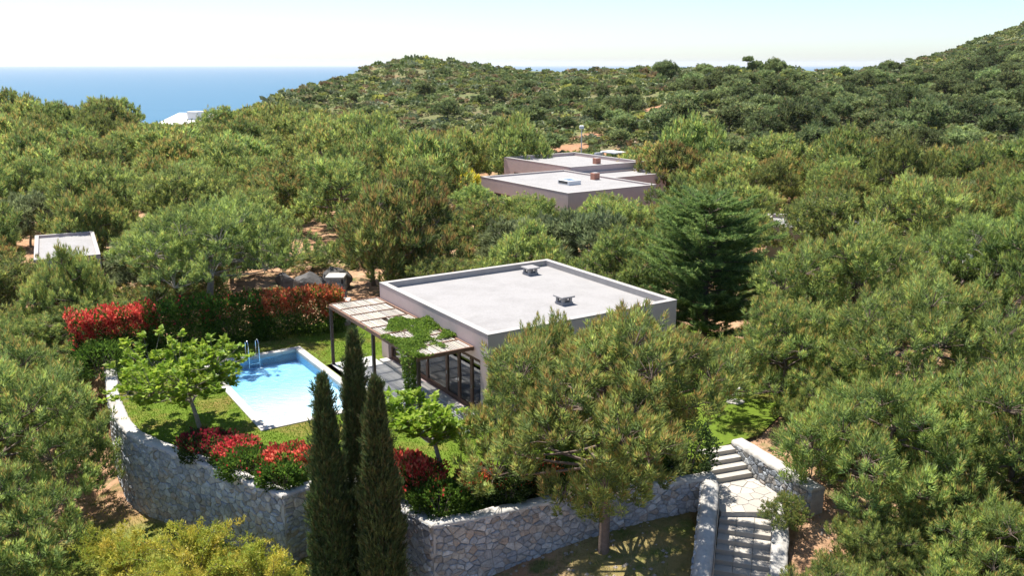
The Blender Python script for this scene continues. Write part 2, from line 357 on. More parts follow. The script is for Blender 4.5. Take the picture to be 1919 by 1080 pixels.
def lawn():
    outer = [tuple(p) for p in np.concatenate([inset(P1, 0.3)[::4], inset(P2, 0.3)[::4], inset(P3, 0.3)[::4]])]
    outer += [(7.35, 30.3), (9.5, 31.6), (12.5, 36), (13.5, 42), (8, 48), (1, 50), (-6, 48.5), (-9.6, 47), (-14.4, 45), (-17.8, 43), (-20.5, 41.5)]
    p = POOL; hole = [loc(p['x0'] + .2, p['y0'] + .2), loc(p['x1'] - .2, p['y0'] + .2), loc(p['x1'] - .2, p['y1'] - .2), loc(p['x0'] + .2, p['y1'] - .2)]
    tri = geometry.tessellate_polygon([[Vector((*q, 0)) for q in outer], [Vector((*q, 0)) for q in hole]])
    allp = outer + hole; F = []
    for t in tri:
        a, b, c = (allp[i] for i in t)
        F.append(t if (b[0] - a[0]) * (c[1] - a[1]) - (c[0] - a[0]) * (b[1] - a[1]) > 0 else t[::-1])
    mb = MB(); mb.add([(q[0], q[1], 0) for q in allp], F); mb.build('lawn', M['lawn'], None, kind='structure')
    return outer, hole
LAWN, PHOLE = lawn()
def inside(poly, X, Y):
    X = np.asarray(X); c = np.zeros(X.shape, bool); n = len(poly)
    for i in range(n):
        x0, y0 = poly[i]; x1, y1 = poly[(i + 1) % n]
        if y0 == y1: continue
        c ^= ((y0 > Y) != (y1 > Y)) & (X < (x1 - x0) * (Y - y0) / (y1 - y0) + x0)
    return c
def blades(mb, X, Y, Z, h, w, c0, c1, rs, lean=0.5):
    n = len(X); a = rs.uniform(0, 6.283, n); b = rs.uniform(0, 6.283, n); hh = h * rs.uniform(0.6, 1.4, n)
    base = np.stack([X, Y, Z], -1); sd = np.stack([np.cos(a), np.sin(a), 0 * a], -1) * (w * 0.5); ln = np.stack([np.cos(b), np.sin(b), 0 * b], -1) * (lean * hh * rs.uniform(0.2, 1, n))[:, None]
    tip = base + ln; tip[:, 2] += hh
    V = np.stack([base - sd, base + sd, tip], 1).reshape(-1, 3); t = rs.uniform(0, 1, n)[:, None]
    c = np.asarray(c0) * (1 - t) + np.asarray(c1) * t; C = np.repeat(c, 3, axis=0)
    mb.add(V, np.arange(3 * n).reshape(-1, 3), C)
def lawn_grass():
    rs = np.random.RandomState(11); X = rs.uniform(-20, 11, 190000); Y = rs.uniform(24.5, 46, 190000)
    hx = (X - WX) * U[0] + (Y - WY) * U[1]; hy = (X - WX) * W_[0] + (Y - WY) * W_[1]
    k = inside(LAWN, X, Y) & ~((hx > POOL['x0'] - .0) & (hx < POOL['x1'] + 0) & (hy > POOL['y0']) & (hy < POOL['y1'])) & ~((hx > -0.4) & (hx < 10.3) & (hy > -3.0))
    k &= ~((hx > 12.5) & (hy > 6)); X, Y = X[k], Y[k]
    dry = sstep(-0.1, 0.5, wob(X, Y, 0.5, 21) + 0.25 * (hx[k] < 1) - 0.35) * 0.9
    mb = MB()
    for lo, hi, c0, c1 in ((-1, .33, (0.11, 0.20, 0.016), (0.18, 0.28, 0.024)), (.33, .66, (0.19, 0.21, 0.025), (0.27, 0.25, 0.045)), (.66, 2, (0.25, 0.2, 0.06), (0.32, 0.25, 0.09))):
        q = (dry + rs.uniform(-.25, .25, len(X)) > lo) & (dry + 0 <= hi) if lo < 0 else (dry > lo) & (dry <= hi)
        blades(mb, X[q], Y[q], np.full(q.sum(), 0.0), 0.045, 0.035, c0, c1, rs, 0.8)
    mb.build('lawn_grass', M['grass'], None, label='short mown green lawn around the pool and deck', cat='grass', kind='stuff')
lawn_grass()

# ------------------------------------------------------------------ rubble stone walls
STONE_COLS = [(0.235, 0.25, 0.27), (0.27, 0.28, 0.29), (0.19, 0.205, 0.225), (0.29, 0.28, 0.265), (0.22, 0.205, 0.19), (0.33, 0.34, 0.345), (0.215, 0.225, 0.23), (0.255, 0.225, 0.20), (0.25, 0.265, 0.28), (0.29, 0.30, 0.31), (0.24, 0.25, 0.265), (0.20, 0.215, 0.235)]
def clip_poly(poly, px, py_, nx, ny):
    """keep the side where (p - (px,py)).n <= 0"""
    out = []; n = len(poly)
    for i in range(n):
        a, b = poly[i], poly[(i + 1) % n]; da = (a[0] - px) * nx + (a[1] - py_) * ny; db = (b[0] - px) * nx + (b[1] - py_) * ny
        if da <= 0: out.append(a)
        if (da < 0 < db) or (db < 0 < da):
            t = da / (da - db); out.append((a[0] + (b[0] - a[0]) * t, a[1] + (b[1] - a[1]) * t))
    return out
def rubble(L, zb, zt, du=0.36, dv=0.25, seed=0):
    """irregular stone outlines over a strip 0..L, between zb(u) and zt(u)"""
    r = random.Random(seed); zmin = min(zb(L * k / 40) for k in range(41)); zmax = max(zt(L * k / 40) for k in range(41))
    nu = int(L / du) + 1; nv = int((zmax - zmin) / dv) + 2; S = {}
    for j in range(-2, nv + 2):
        for i in range(-2, nu + 2):
            if r.random() < .2 and 0 < i < nu and 0 < j: continue
            S[i, j] = ((i + 0.5 * (j % 2) + r.uniform(-.47, .47)) * du, zmin + (j + r.uniform(-.45, .45)) * dv)
    out = []
    for j in range(-1, nv + 1):
        for i in range(-1, nu + 1):
            if (i, j) not in S: continue
            u, v = S[i, j]
            if not (0 <= u <= L): continue
            poly = [(max(0, u - 1), v - 1), (min(L, u + 1), v - 1), (min(L, u + 1), v + 1), (max(0, u - 1), v + 1)]
            for dj in (-2, -1, 0, 1, 2):
                for di in (-2, -1, 0, 1, 2):
                    q = S.get((i + di, j + dj))
                    if q is None or (di == 0 and dj == 0): continue
                    # stretch metric so that stones lie flat
                    mx, my = (u + q[0]) / 2, (v + q[1]) / 2; nx, ny = (q[0] - u), (q[1] - v) * 1.5
                    poly = clip_poly(poly, mx, my, nx, ny)
                    if len(poly) < 3: break
                if len(poly) < 3: break
            if len(poly) < 3: continue
            a, b = zt(u), zb(u)
            poly = clip_poly(poly, u, a, 0, 1); 
            if len(poly) >= 3: poly = clip_poly(poly, u, b, 0, -1)
            if len(poly) < 3: continue
            ar = 0.5 * abs(sum(poly[k][0] * poly[(k + 1) % len(poly)][1] - poly[(k + 1) % len(poly)][0] * poly[k][1] for k in range(len(poly))))
            if ar < 0.008: continue
            out.append((u, v, ar, poly))
    return out
def stone_mesh_data(poly, place, depth, joint, col, r):
    """place(u, v, off) -> xyz"""
    n = len(poly); cu = sum(p[0] for p in poly) / n; cv = sum(p[1] for p in poly) / n
    def ring(k, off, jit=0):
        o = []
        for p in poly:
            d = math.hypot(p[0] - cu, p[1] - cv) or 1; f = max(0.2, 1 - k / d)
            o.append(place(cu + (p[0] - cu) * f, cv + (p[1] - cv) * f, off + r.uniform(-jit, jit)))
        return o
    V = ring(joint, -0.03) + ring(joint, depth * 0.55) + ring(joint + 0.03, depth, depth * 0.2) + [place(cu, cv, depth * r.uniform(0.95, 1.3))]
    F = []
    for a in range(2):
        for k in range(n): x, y = a * n + k, a * n + (k + 1) % n; F += [(x, y, y + n), (x, y + n, x + n)]
    for k in range(n): F.append((2 * n + k, 2 * n + (k + 1) % n, 3 * n))
    return V, F, col
class WallFace:
    """a rubble wall along a plan path; outer side is to the right of the path"""
    def __init__(s, P, top, bot):
        s.P = np.asarray(P, float); seg = np.linalg.norm(np.diff(s.P, axis=0), axis=1); s.S = np.concatenate([[0], np.cumsum(seg)]); s.L = s.S[-1]
        t = nz(np.gradient(s.P, axis=0)); s.N = np.stack([t[:, 1], -t[:, 0]], -1); s.top = top; s.bot = bot
    def at(s, u): return np.interp(u, s.S, s.P[:, 0]), np.interp(u, s.S, s.P[:, 1])
    def nrm(s, u): return np.interp(u, s.S, s.N[:, 0]), np.interp(u, s.S, s.N[:, 1])
    def place(s, u, v, off):
        x, y = s.at(u); nx, ny = s.nrm(u); return (x + nx * off, y + ny * off, v)
def stone_wall(root, faces, thick=0.42, cap=True, max_parts=300, seed=1, du=0.26, dv=0.165, cap_h=0.05, rank=None, core=True):
    """core, cap and the single stones of a wall"""
    r = random.Random(seed); allst = []
    for fi, f in enumerate(faces):
        P, N = f.P, f.N; n = len(P); mb = MB(); ztop = np.array([f.top(u) for u in f.S]); zbot = np.array([f.bot(u) for u in f.S]) - 0.35
        A, B = P, P - N * thick
        V = np.concatenate([np.c_[A, zbot], np.c_[A, ztop], np.c_[B, ztop], np.c_[B, zbot]])
        i = np.arange(n - 1); F = np.concatenate([np.stack([i + a * n, i + 1 + a * n, i + 1 + b * n, i + b * n], -1) for a, b in ((0, 1), (1, 2), (2, 3))])
        F = np.concatenate([F, np.array([[0, n, 2 * n, 3 * n], [n - 1, 4 * n - 1, 3 * n - 1, 2 * n - 1]])])
        if core: mb.add(V, F); mb.build('wall_core', M['mortar'], root)
        if cap:
            mb = MB(); rr = np.random.RandomState(seed + fi); j1 = rr.uniform(-.02, .025, n); j2 = rr.uniform(-.03, .02, n); jz = np.convolve(rr.uniform(-.03, .05, n + 4), np.ones(5) / 5, 'valid')
            a = P + N * (0.035 + j1)[:, None]; a2 = P - N * 0.05; b2 = P - N * (thick - 0.05); b = P - N * (thick + 0.03 + j2)[:, None]
            z = ztop + 0.004; prof = [np.c_[a, z - 0.05], np.c_[a, z + cap_h * 0.6 + jz], np.c_[a2, z + cap_h * 1.3 + jz], np.c_[b2, z + cap_h * 1.3 + jz], np.c_[b, z + cap_h * 0.6 + jz], np.c_[b, z - 0.05]]
            V = np.concatenate(prof); F = np.concatenate([np.stack([i + k * n, i + 1 + k * n, i + 1 + (k + 1) * n, i + (k + 1) * n], -1) for k in range(5)])
            mb.add(V, F); mb.add(V[[0, n, 2 * n, 3 * n, 4 * n, 5 * n]], [(0, 1, 2), (0, 2, 3), (0, 3, 4), (0, 4, 5)]); mb.add(V[[n - 1, 2 * n - 1, 3 * n - 1, 4 * n - 1, 5 * n - 1, 6 * n - 1]], [(0, 2, 1), (0, 3, 2), (0, 4, 3), (0, 5, 4)])
            mb.build('wall_cap', M['walltop'], root, True)
        for (u, v, ar, poly) in rubble(f.L, f.bot, f.top, du, dv, seed * 10 + fi):
            x, y = f.at(u); allst.append((rank(x, y, v, ar) if rank else -ar, f, poly))
    allst.sort(key=lambda t: t[0]); rest = MB()
    for k, (_, f, poly) in enumerate(allst):
        c = np.array(r.choice(STONE_COLS)) * r.uniform(1.05, 1.6)
        V, F, c = stone_mesh_data(poly, f.place, r.uniform(0.025, 0.07), 0.011, c, r)
        if k < max_parts: mb = MB(); mb.add(V, F, c); mb.build('stone', M['stone'], root)
        else: rest.add(V, F, c)
    if rest.n: rest.build('small_stones', M['stone'], root, kind='stuff')

def front_rank(x, y, v, ar): return math.hypot(x, y) - 3 * (x > -4.5) - 2.0 * (v > -2.6) - 20 * min(ar, 0.2)
gw = empty('retaining_wall', (0, 0, 0), 0, 'long grey rubble retaining wall curving below the lawn and red shrubs', 'wall')
def low(P, off=0.25):
    f = WallFace(P, None, None); z = np.array([gzf(x + nx * .3, y + ny * .3) for (x, y), (nx, ny) in zip(f.P, f.N)]) - off
    return lambda u: float(np.interp(u, f.S, z))
stone_wall(gw, [WallFace(P, (lambda u: 0.10), low(P)) for P in (P1, P2, P3)], seed=4, rank=front_rank, max_parts=300)

# ------------------------------------------------------------------ villa
def house_frame(name, label, cat): return empty(name, (WX, WY, 0), RZ0, label, cat)
HX, HY, HZ, PW = 10.0, 9.7, 3.66, 0.27
villa = house_frame('villa', 'flat roofed pink stucco villa with white roof behind the pergola', 'house')
def villa_build():
    # outer walls; the pool side has a glazed opening x 1.2..9.4, z 0.12..2.45
    mb = MB()
    def wl(x0, y0, x1, y1, z0, z1): mb.box((x0, y0, z0), (x1, y1, z1))
    wl(0, 0, 0.75, PW, -0.5, 2.5); wl(9.4, 0, HX, PW, -0.5, 2.5); wl(0, 0, HX, PW, 2.5, HZ); wl(0.75, 0, 9.4, PW, -0.5, 0.06)
    mb.build('wall', M['stucco'], villa)
    mb = MB(); mb.box((0, PW, -0.5), (PW, HY, HZ)); mb.build('wall', M['stucco'], villa)
    mb = MB(); mb.box((PW, HY - PW, -0.5), (HX, HY, HZ)); mb.build('wall', M['stucco'], villa)
    mb = MB(); x0, x1 = HX - PW, HX
    mb.box((x0, PW, -0.5), (x1, 2.2, HZ)); mb.box((x0, 2.2, -0.5), (x1, 4.0, 0.9)); mb.box((x0, 2.2, 2.2), (x1, 4.0, HZ)); mb.box((x0, 4.0, -0.5), (x1, 6.4, HZ)); mb.box((x0, 6.4, -0.5), (x1, 7.9, 0.9)); mb.box((x0, 6.4, 2.2), (x1, 7.9, HZ)); mb.box((x0, 7.9, -0.5), (x1, HY - PW, HZ))
    mb.build('wall', M['stucco'], villa)
    for y0, y1 in ((2.2, 4.0), (6.4, 7.9)):
        w = MB(); xm = HX - 0.2
        for a, b, c, d in ((y0, y0 + .07, .9, 2.2), (y1 - .07, y1, .9, 2.2), (y0 + .07, y1 - .07, .9, .97), (y0 + .07, y1 - .07, 2.13, 2.2), ((y0 + y1) / 2 - .03, (y0 + y1) / 2 + .03, .97, 2.13)): w.box((xm - .04, a, c), (xm + .04, b, d))
        wo = w.build('window', M['wood'], villa); g = MB(); g.box((xm - .008, y0 + .06, .96), (xm + .008, y1 - .06, 2.14)); g.build('pane', M['glass'], wo)
    mb = MB(); mb.box((PW, PW, 3.05), (HX - PW, HY - PW, 3.42)); roof = mb.build('roof', M['roof'], villa)
    # parapet cap ring, a little proud
    o, i_, z0, z1 = -0.012, PW + 0.012, HZ + 0.002, HZ + 0.045; mb = MB()
    mb.box((o, o, z0), (HX - o, i_, z1)); mb.box((o, HY - i_, z0), (HX - o, HY - o, z1)); mb.box((o, i_, z0), (i_, HY - i_, z1)); mb.box((HX - i_, i_, z0), (HX - o, HY - i_, z1))
    mb.build('parapet_cap', M['cap'], villa)
    # inner parapet lining, its grey standing in for shade on the inner faces
    mb = MB(); t = 0.012; z0, z1 = 3.421, HZ
    mb.box((PW, PW, z0), (HX - PW, PW + t, z1)); mb.box((PW, HY - PW - t, z0), (HX - PW, HY - PW, z1)); mb.box((PW, PW + t, z0), (PW + t, HY - PW - t, z1)); mb.box((HX - PW - t, PW + t, z0), (HX - PW, HY - PW - t, z1))
    mb.build('parapet_lining', M['cap'], villa)
    for cx, cy in ((1.45, 7.65), (7.0, 5.75)):
        v = MB(); s = 0.30
        v.bbox((cx - s, cy - s, 3.4), (cx + s, cy + s, 3.52), 0.015)
        for sx in (-1, 1):
            for sy in (-1, 1): v.box((cx + sx * .2 - .06, cy + sy * .2 - .06, 3.52), (cx + sx * .2 + .06, cy + sy * .2 + .06, 3.74))
        v.box((cx - .12, cy - .12, 3.52), (cx + .12, cy + .12, 3.73))
        vo = v.build('roof_vent', M['cap'], villa); c = MB(); c.bbox((cx - .36, cy - .36, 3.742), (cx + .36, cy + .36, 3.81), 0.02); c.build('vent_cap', M['roof'], vo)
    # glazing of the pool side: timber frames, panes, sill
    xs = [0.75, 2.6, 4.45, 6.3, 7.35, 8.4, 9.4]
    fr = MB(); fr.box((0.75, .14, 2.36), (9.4, .26, 2.498)); fr.box((0.75, .14, 0.062), (9.4, .26, 0.14))
    fr.build('lintel_frame', M['wood'], villa)
    for k in range(6):
        a, b = xs[k], xs[k + 1]; w = MB(); e = 0.003
        w.box((a + e, .15, .142), (a + .09, .25, 2.358)); w.box((b - .09, .15, .142), (b - e, .25, 2.358)); w.box((a + .09, .16, .142), (b - .09, .24, .24)); w.box((a + .09, .16, 2.27), (b - .09, .24, 2.358))
        wo = w.build('glass_door', M['wood'], villa); g = MB(); g.box((a + .085, .192, .235), (b - .085, .208, 2.275)); g.build('pane', M['glass'], wo)
        h = MB(); h.box((a + .03, .12, 1.0), (a + .06, .15, 1.16)); h.build('handle', M['steel'], wo)
    # curtains and the room behind the glass
    for a, b in ((6.45, 7.0), (0.9, 1.4), (9.0, 9.35)):
        c = MB(); xx = np.linspace(a, b, 25); yy = 0.42 + 0.03 * np.sin(np.arange(25) * 1.9); n = 25
        V = np.concatenate([np.c_[xx, yy, np.full(n, .2)], np.c_[xx, yy, np.full(n, 2.4)]]); i = np.arange(n - 1); c.add(V, np.stack([i, i + 1, i + 1 + n, i + n], -1)); c.build('curtain', M['curtain'], villa, True)
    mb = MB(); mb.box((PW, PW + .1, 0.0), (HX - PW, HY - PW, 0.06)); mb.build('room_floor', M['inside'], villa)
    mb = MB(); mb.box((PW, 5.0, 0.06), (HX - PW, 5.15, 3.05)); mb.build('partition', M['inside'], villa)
    # small bed base seen as a dark shape in the room, door step
    mb = MB(); mb.bbox((0.6, -0.42, 0.02), (9.6, -0.02, 0.115), 0.012); mb.build('door_step', M['coping'], villa)
villa_build()

# terrace deck: slabs laid in rows
def deck():
    root = empty('terrace_deck', (WX, WY, 0), RZ0, 'pale stone terrace deck between the pool and the glass doors', 'deck')
    mb = MB(); mb.box((-0.25, -2.78, -0.3), (10.25, -0.43, 0.0)); mb.build('bed', M['mortar'], root)
    r = random.Random(5); x = -0.25
    xs = np.linspace(-0.25, 10.25, 12); ys = np.linspace(-2.55, -0.44, 4)
    for a, b in zip(xs[:-1], xs[1:]):
        for c, d in zip(ys[:-1], ys[1:]):
            s = MB(); z = 0.03 + r.uniform(-.002, .002); g = r.uniform(.94, 1.05); s.bbox((a + .004, c + .004, 0.0), (b - .004, d - .004, z), 0.004, (g, g, g * .99)); s.build('slab', M['deck'], root)
    k = 0; x = 5.92
    while x < 10.2:
        s = MB(); g = r.uniform(.93, 1.04); s.bbox((x, -2.82, 0.001), (min(x + .74, 10.25), -2.56, 0.055), 0.008, (g, g, g)); s.build('kerb_stone', M['coping'], root); x += .75
deck()

# pergola
perg = empty('pergola', (WX, WY, 0), RZ0, 'timber pergola with bleached reed panels and dark posts over the deck', 'pergola')
PX0, PX1, PY0, PY1, PZ = -0.15, 9.0, -2.52, -0.04, 2.78
def pergola():
    for x in (PX0 + .07, 4.7, PX1 - .07):
        b = MB(); b.bbox((x - .065, PY0 - .005, 0.031), (x + .065, PY0 + .125, PZ - .004), 0.01); p = b.build('post', M['wood_dark'], perg)
        f = MB(); f.box((x - .1, PY0 - .04, 0.031), (x + .1, PY0 + .16, 0.045)); f.build('base_plate', M['steel'], p)
    b = MB(); b.bbox((PX0, PY0 - .01, PZ), (PX1, PY0 + .10, PZ + .17), 0.008); b.build('front_beam', M['wood'], perg)
    b = MB(); b.bbox((PX0, PY1 - .10, PZ + .02), (PX1, PY1, PZ + .19), 0.008); b.build('wall_beam', M['wood'], perg)
    xs = np.linspace(PX0, PX1 - .075, 9); rs = np.random.RandomState(8)
    for k, x in enumerate(xs):
        b = MB(); b.bbox((x, PY0 + .103, PZ + .04), (x + .075, PY1 - .103, PZ + .195), 0.006); b.build('rafter', M['wood'], perg)
    for k in range(8):
        a, c = xs[k] + .08, xs[k + 1] - .005; b = MB(); y = PY0 + .13
        while y < PY1 - .14:
            w = rs.uniform(.04, .09); g = rs.uniform(.72, 1.15)
            if not (k == 3 and 1.0 < y - PY0 < 1.25):
                z = PZ + .150 + rs.uniform(-.004, .004); b.box((a, y, z), (c, y + w, z + .012), (g, g * rs.uniform(.95, 1.0), g * rs.uniform(.88, .98)))
            y += w + rs.uniform(.012, .05)
        for q in (0.25, 0.75): xx = a + (c - a) * q; b.box((xx, PY0 + .13, PZ + .134), (xx + .02, PY1 - .14, PZ + .145), (.5, .4, .3))
        b.build('reed_panel', M['reed'], perg)
pergola()

# swimming pool
def pool():
    p = POOL; root = empty('swimming_pool', (WX, WY, 0), RZ0, 'turquoise rectangular swimming pool with white coping in the lawn', 'pool')
    x0, x1, y0, y1 = p['x0'], p['x1'], p['y0'], p['y1']; cw = 0.36
    r = random.Random(3)
    def cop(a, b, c, d):
        s = MB(); g = r.uniform(.95, 1.04); s.bbox((a + .003, c + .003, -.12), (b - .003, d - .003, .045), 0.012, (g, g, g)); s.build('coping_stone', M['coping'], root)
    nx = 13; xs = np.linspace(x0, x1, nx + 1); ny = 6; ys = np.linspace(y0 + cw, y1 - cw, ny + 1)
    for k in range(nx): cop(xs[k], xs[k + 1], y0, y0 + cw); cop(xs[k], xs[k + 1], y1 - cw, y1)
    for k in range(ny): cop(x0, x0 + cw, ys[k], ys[k + 1]); cop(x1 - cw, x1, ys[k], ys[k + 1])
    # basin raised to its refracted apparent depth; floor coloured paler near, bluer far
    ix0, ix1, iy0, iy1 = x0 + cw - .04, x1 - cw + .04, y0 + cw - .04, y1 - cw + .04
    fx = [ix0, ix0 + 2.6, ix1 - 4.4, ix1 - 2.2, ix1]; fz = [-0.56, -0.54, -0.42, -0.27, -0.22]
    deep, pale = np.array((0.30, 0.58, 0.74)), np.array((0.52, 0.68, 0.75)); cc = [lerp(deep, pale, t) for t in (0, .08, .35, .85, 1)]
    b = MB(); V = []; C = []
    for X, Z, c in zip(fx, fz, cc): V += [(X, iy0, Z), (X, iy1, Z)]; C += [c, c]
    F = [(2 * k, 2 * k + 2, 2 * k + 3, 2 * k + 1) for k in range(4)]; b.add(V, F, np.array(C)); b.build('floor', M['tile'], root)
    b = MB(); n = 5
    for yy, fl in ((iy0, 0), (iy1, 1)):
        V = [(X, yy, Z) for X, Z in zip(fx, fz)] + [(X, yy, -.06) for X in fx]; F = [(k, k + 1, k + 1 + n, k + n) for k in range(4)]; b.add(V, [f[::-1] if not fl else f for f in F], np.array(cc + cc))
    for xx, Z, c, fl in ((ix0, fz[0], cc[0], 0), (ix1, fz[-1], cc[-1], 1)): b.add([(xx, iy0, Z), (xx, iy1, Z), (xx, iy1, -.06), (xx, iy0, -.06)], [(0, 1, 2, 3) if not fl else (3, 2, 1, 0)], c)
    b.build('basin_wall', M['tile'], root)
    wz = -0.075; b = MB(); e = 0.002
    V = [(X, yy, Z + e) for X, Z in zip(fx, fz) for yy in (iy0 + e, iy1 - e)] + [(X, yy, wz) for X in fx for yy in (iy0 + e, iy1 - e)]
    F = []
    for k in range(4): F += [(2 * k, 2 * k + 1, 2 * k + 3, 2 * k + 2), (10 + 2 * k, 12 + 2 * k, 13 + 2 * k, 11 + 2 * k), (2 * k, 2 * k + 2, 12 + 2 * k, 10 + 2 * k), (2 * k + 1, 11 + 2 * k, 13 + 2 * k, 2 * k + 3)]
    F += [(0, 10, 11, 1), (8, 9, 19, 18)]; b.add(V, F); b.build('water', M['water'], root)
    # ladder
    lx, ly = x0 + cw * 0.5, -5.35; ld = empty('pool_ladder', (*loc(lx, ly), 0.04), RZ0, 'polished steel pool ladder at the far edge of the pool', 'ladder')
    for sy in (-.25, .25):
        a = np.linspace(0, math.pi, 9); pts = [(-.05, sy, 0)] + [(0.2 - .25 * math.cos(t), sy, .62 + .24 * math.sin(t)) for t in a] + [(.45, sy, 0), (.45, sy, -1.1)]
        b = MB(); b.tube(pts, .024, 8); b.build('rail', M['steel'], ld, True)
    for z in (-.3, -.6, -.9): b = MB(); b.box((.40, -.25, z), (.48, .25, z + .03)); b.build('rung', M['steel'], ld)
pool()

# ------------------------------------------------------------------ stone staircase beside the garden wall
def staircase():
    root = empty('stone_staircase', (8.0, 29, 0), 0, 'pale stone staircase with landing going down beside the retaining wall', 'stairs')
    root.location = (0, 0, 0); r = random.Random(6)
    d = nz(np.array([-0.30, -1.0])); q = np.array([-d[1], d[0]])        # down-slope and rightwards
    def slab(c, along, wide, z0, z1, name, n=1, dd=d, qq=q, par=root, m='coping'):
        for k in range(n):
            w = wide / n; cc = np.array(c) + qq * (-wide / 2 + w * (k + .5)); g = r.uniform(.82, 1.0); e = .004 if n > 1 else 0
            P = [cc + dd * sa * along / 2 + qq * sb * (w / 2 - e) for sa, sb in ((-1, -1), (1, -1), (1, 1), (-1, 1))]
            # chamfered top
            b = MB(); lo_ = [(*p, z0) for p in P]; mid = [(*p, z1 - .015) for p in P]; ce = sum(P) / 4; tp = [(*(p + (ce - p) / np.linalg.norm(ce - p) * .02), z1) for p in P]
            F = [(a + j, a + (j + 1) % 4, a + 4 + (j + 1) % 4, a + 4 + j) for a in (0, 4) for j in range(4)] + [(8, 9, 10, 11)]
            F = [f[::-1] for f in F] if (P[1] - P[0])[0] * (P[2] - P[1])[1] - (P[1] - P[0])[1] * (P[2] - P[1])[0] < 0 else F
            b.add(lo_ + mid + tp, F, (g, g * .97, g * .92)); b.build(name, M[m], par)
    # upper flight (4 steps) from the lawn
    u0 = np.array([7.45, 30.4]); du = nz(np.array([0.36, -1.0])); qu = np.array([-du[1], du[0]])
    for k in range(4):
        c = u0 + du * (0.34 * k + .2); slab(c, .40, 1.5, -.9, .02 - .165 * k, 'step', 1, du, qu)
    # landing of irregular flags
    lz = -0.66; A = u0 + du * 1.5
    poly = [(6.95, 28.95), (8.75, 29.35), (9.55, 27.3), (9.25, 26.76), (6.95, 26.76), (6.8, 27.6)]
    b = MB(); b.prism(poly, -1.6, lz - .03); b.build('landing_bed', M['mortar'], root)
    lo = (6.7, 26.4); S = [(6.8 + .48 * (i + .5 * (j % 2)) + r.uniform(-.16, .16), 26.5 + .46 * j + r.uniform(-.15, .15)) for i in range(7) for j in range(7)]
    for k, (sx, sy) in enumerate(S):
        cell = list(poly)
        for m_, (tx, ty) in enumerate(S):
            if m_ == k or math.hypot(tx - sx, ty - sy) > 1.6: continue
            cell = clip_poly(cell, (sx + tx) / 2, (sy + ty) / 2, tx - sx, ty - sy)
            if len(cell) < 3: break
        if len(cell) < 3: continue
        cx = sum(p[0] for p in cell) / len(cell); cy = sum(p[1] for p in cell) / len(cell)
        cell = [(cx + (p[0] - cx) * .955, cy + (p[1] - cy) * .955) for p in cell]
        if sum(1 for p in cell) < 3: continue
        g = r.uniform(.80, 1.0); b = MB(); b.prism(cell, lz - .05, lz + r.uniform(-.004, .006), (g, g * .97, g * .93)); b.build('flagstone', M['coping'], root)
    # lower flight
    l0 = np.array([7.78, 26.75])
    for k in range(11):
        c = l0 + d * (.36 * k + .18) ; slab(c, .42, 1.7, lz - .165 * (k + 1) - .5, lz - .165 * (k + 1) , 'step', 3)
    # right cheek wall of the upper flight
    rw = empty('stair_wall', (0, 0, 0), 0, 'sloping rubble cheek wall with white cap right of the upper steps', 'wall')
    Pu = smooth_path([(8.15, 30.55), (8.75, 29.2), (9.35, 27.8), (9.85, 26.6)])[::-1]
    f = WallFace(Pu[::-1], lambda u: 0.16, lambda u: -0.75)
    stone_wall(rw, [f], thick=0.5, seed=21, max_parts=120, du=.26, dv=.16, cap_h=.07)
    # left wall of the lower flight
    lw = empty('stair_wall', (0, 0, 0), 0, 'thick rounded grey stone wall left of the lower steps', 'wall')
    Pl = smooth_path([(6.42, 27.62), (6.25, 26.8), (5.95, 25.7), (5.6, 24.4), (5.2, 23.0)])
    tz = lambda u: 0.06 - .30 * max(0, u - .5); bz = lambda u: -1.4 - .36 * u
    stone_wall(lw, [WallFace(Pl, tz, bz)], thick=0.0, cap=False, seed=22, max_parts=60, core=False)
    fr = WallFace(Pl[::-1], lambda u: tz(4.7 - u), lambda u: bz(4.7 - u)); fr.P = fr.P + fr.N * 0.0
    b = MB(); f0 = WallFace(Pl, None, None); n = len(Pl); prof = []
    for k, a in enumerate(np.linspace(-.1, 1.1, 9)):
        off = 0.03 - .62 * a; zz = np.array([tz(u) for u in f0.S]) + .12 * math.sin(max(0, min(1, a)) * math.pi) - (.5 if k in (0, 8) else 0); off = min(max(off, -.60), .035)
        jit = np.random.RandomState(k).uniform(-.015, .015, n); prof.append(np.c_[f0.P + f0.N * (off), zz + jit])
    V = np.concatenate(prof); i = np.arange(n - 1); F = np.concatenate([np.stack([i + k * n, i + 1 + k * n, i + 1 + (k + 1) * n, i + (k + 1) * n], -1) for k in range(8)]); b.add(V, F)
    e0 = V[np.arange(9) * n]; b.add(e0, [(0, k, k + 1) for k in range(1, 8)])
    b.build('wall_cap', M['walltop'], lw, True)
    b = MB(); PB = f0.P - f0.N * .58; V = np.concatenate([np.c_[PB, [tz(u) for u in f0.S]], np.c_[PB, [bz(u) - .4 for u in f0.S]], np.c_[f0.P - f0.N * .0, [tz(u) for u in f0.S]], np.c_[f0.P, [bz(u) - .4 for u in f0.S]]])
    F = np.concatenate([np.stack([i, i + 1, i + 1 + n, i + n], -1), np.stack([i + 2 * n, i + 3 * n, i + 1 + 3 * n, i + 1 + 2 * n], -1)]); b.add(V, F); b.add(V[[0, n, 3 * n, 2 * n]], [(0, 1, 2, 3)]); b.build('wall_body', M['mortar'], lw)
    # right wall of the lower flight
    rl = empty('stair_wall', (0, 0, 0), 0, 'low rubble wall on the right of the lower steps', 'wall')
    Pr = smooth_path([(8.68, 26.72), (8.42, 25.8), (8.02, 24.5), (7.6, 23.1)])
    stone_wall(rl, [WallFace(Pr[::1], lambda u: -0.33 - .44 * u, lambda u: -1.5 - .44 * u)], thick=0.45, seed=23, max_parts=60, cap=True)
staircase()

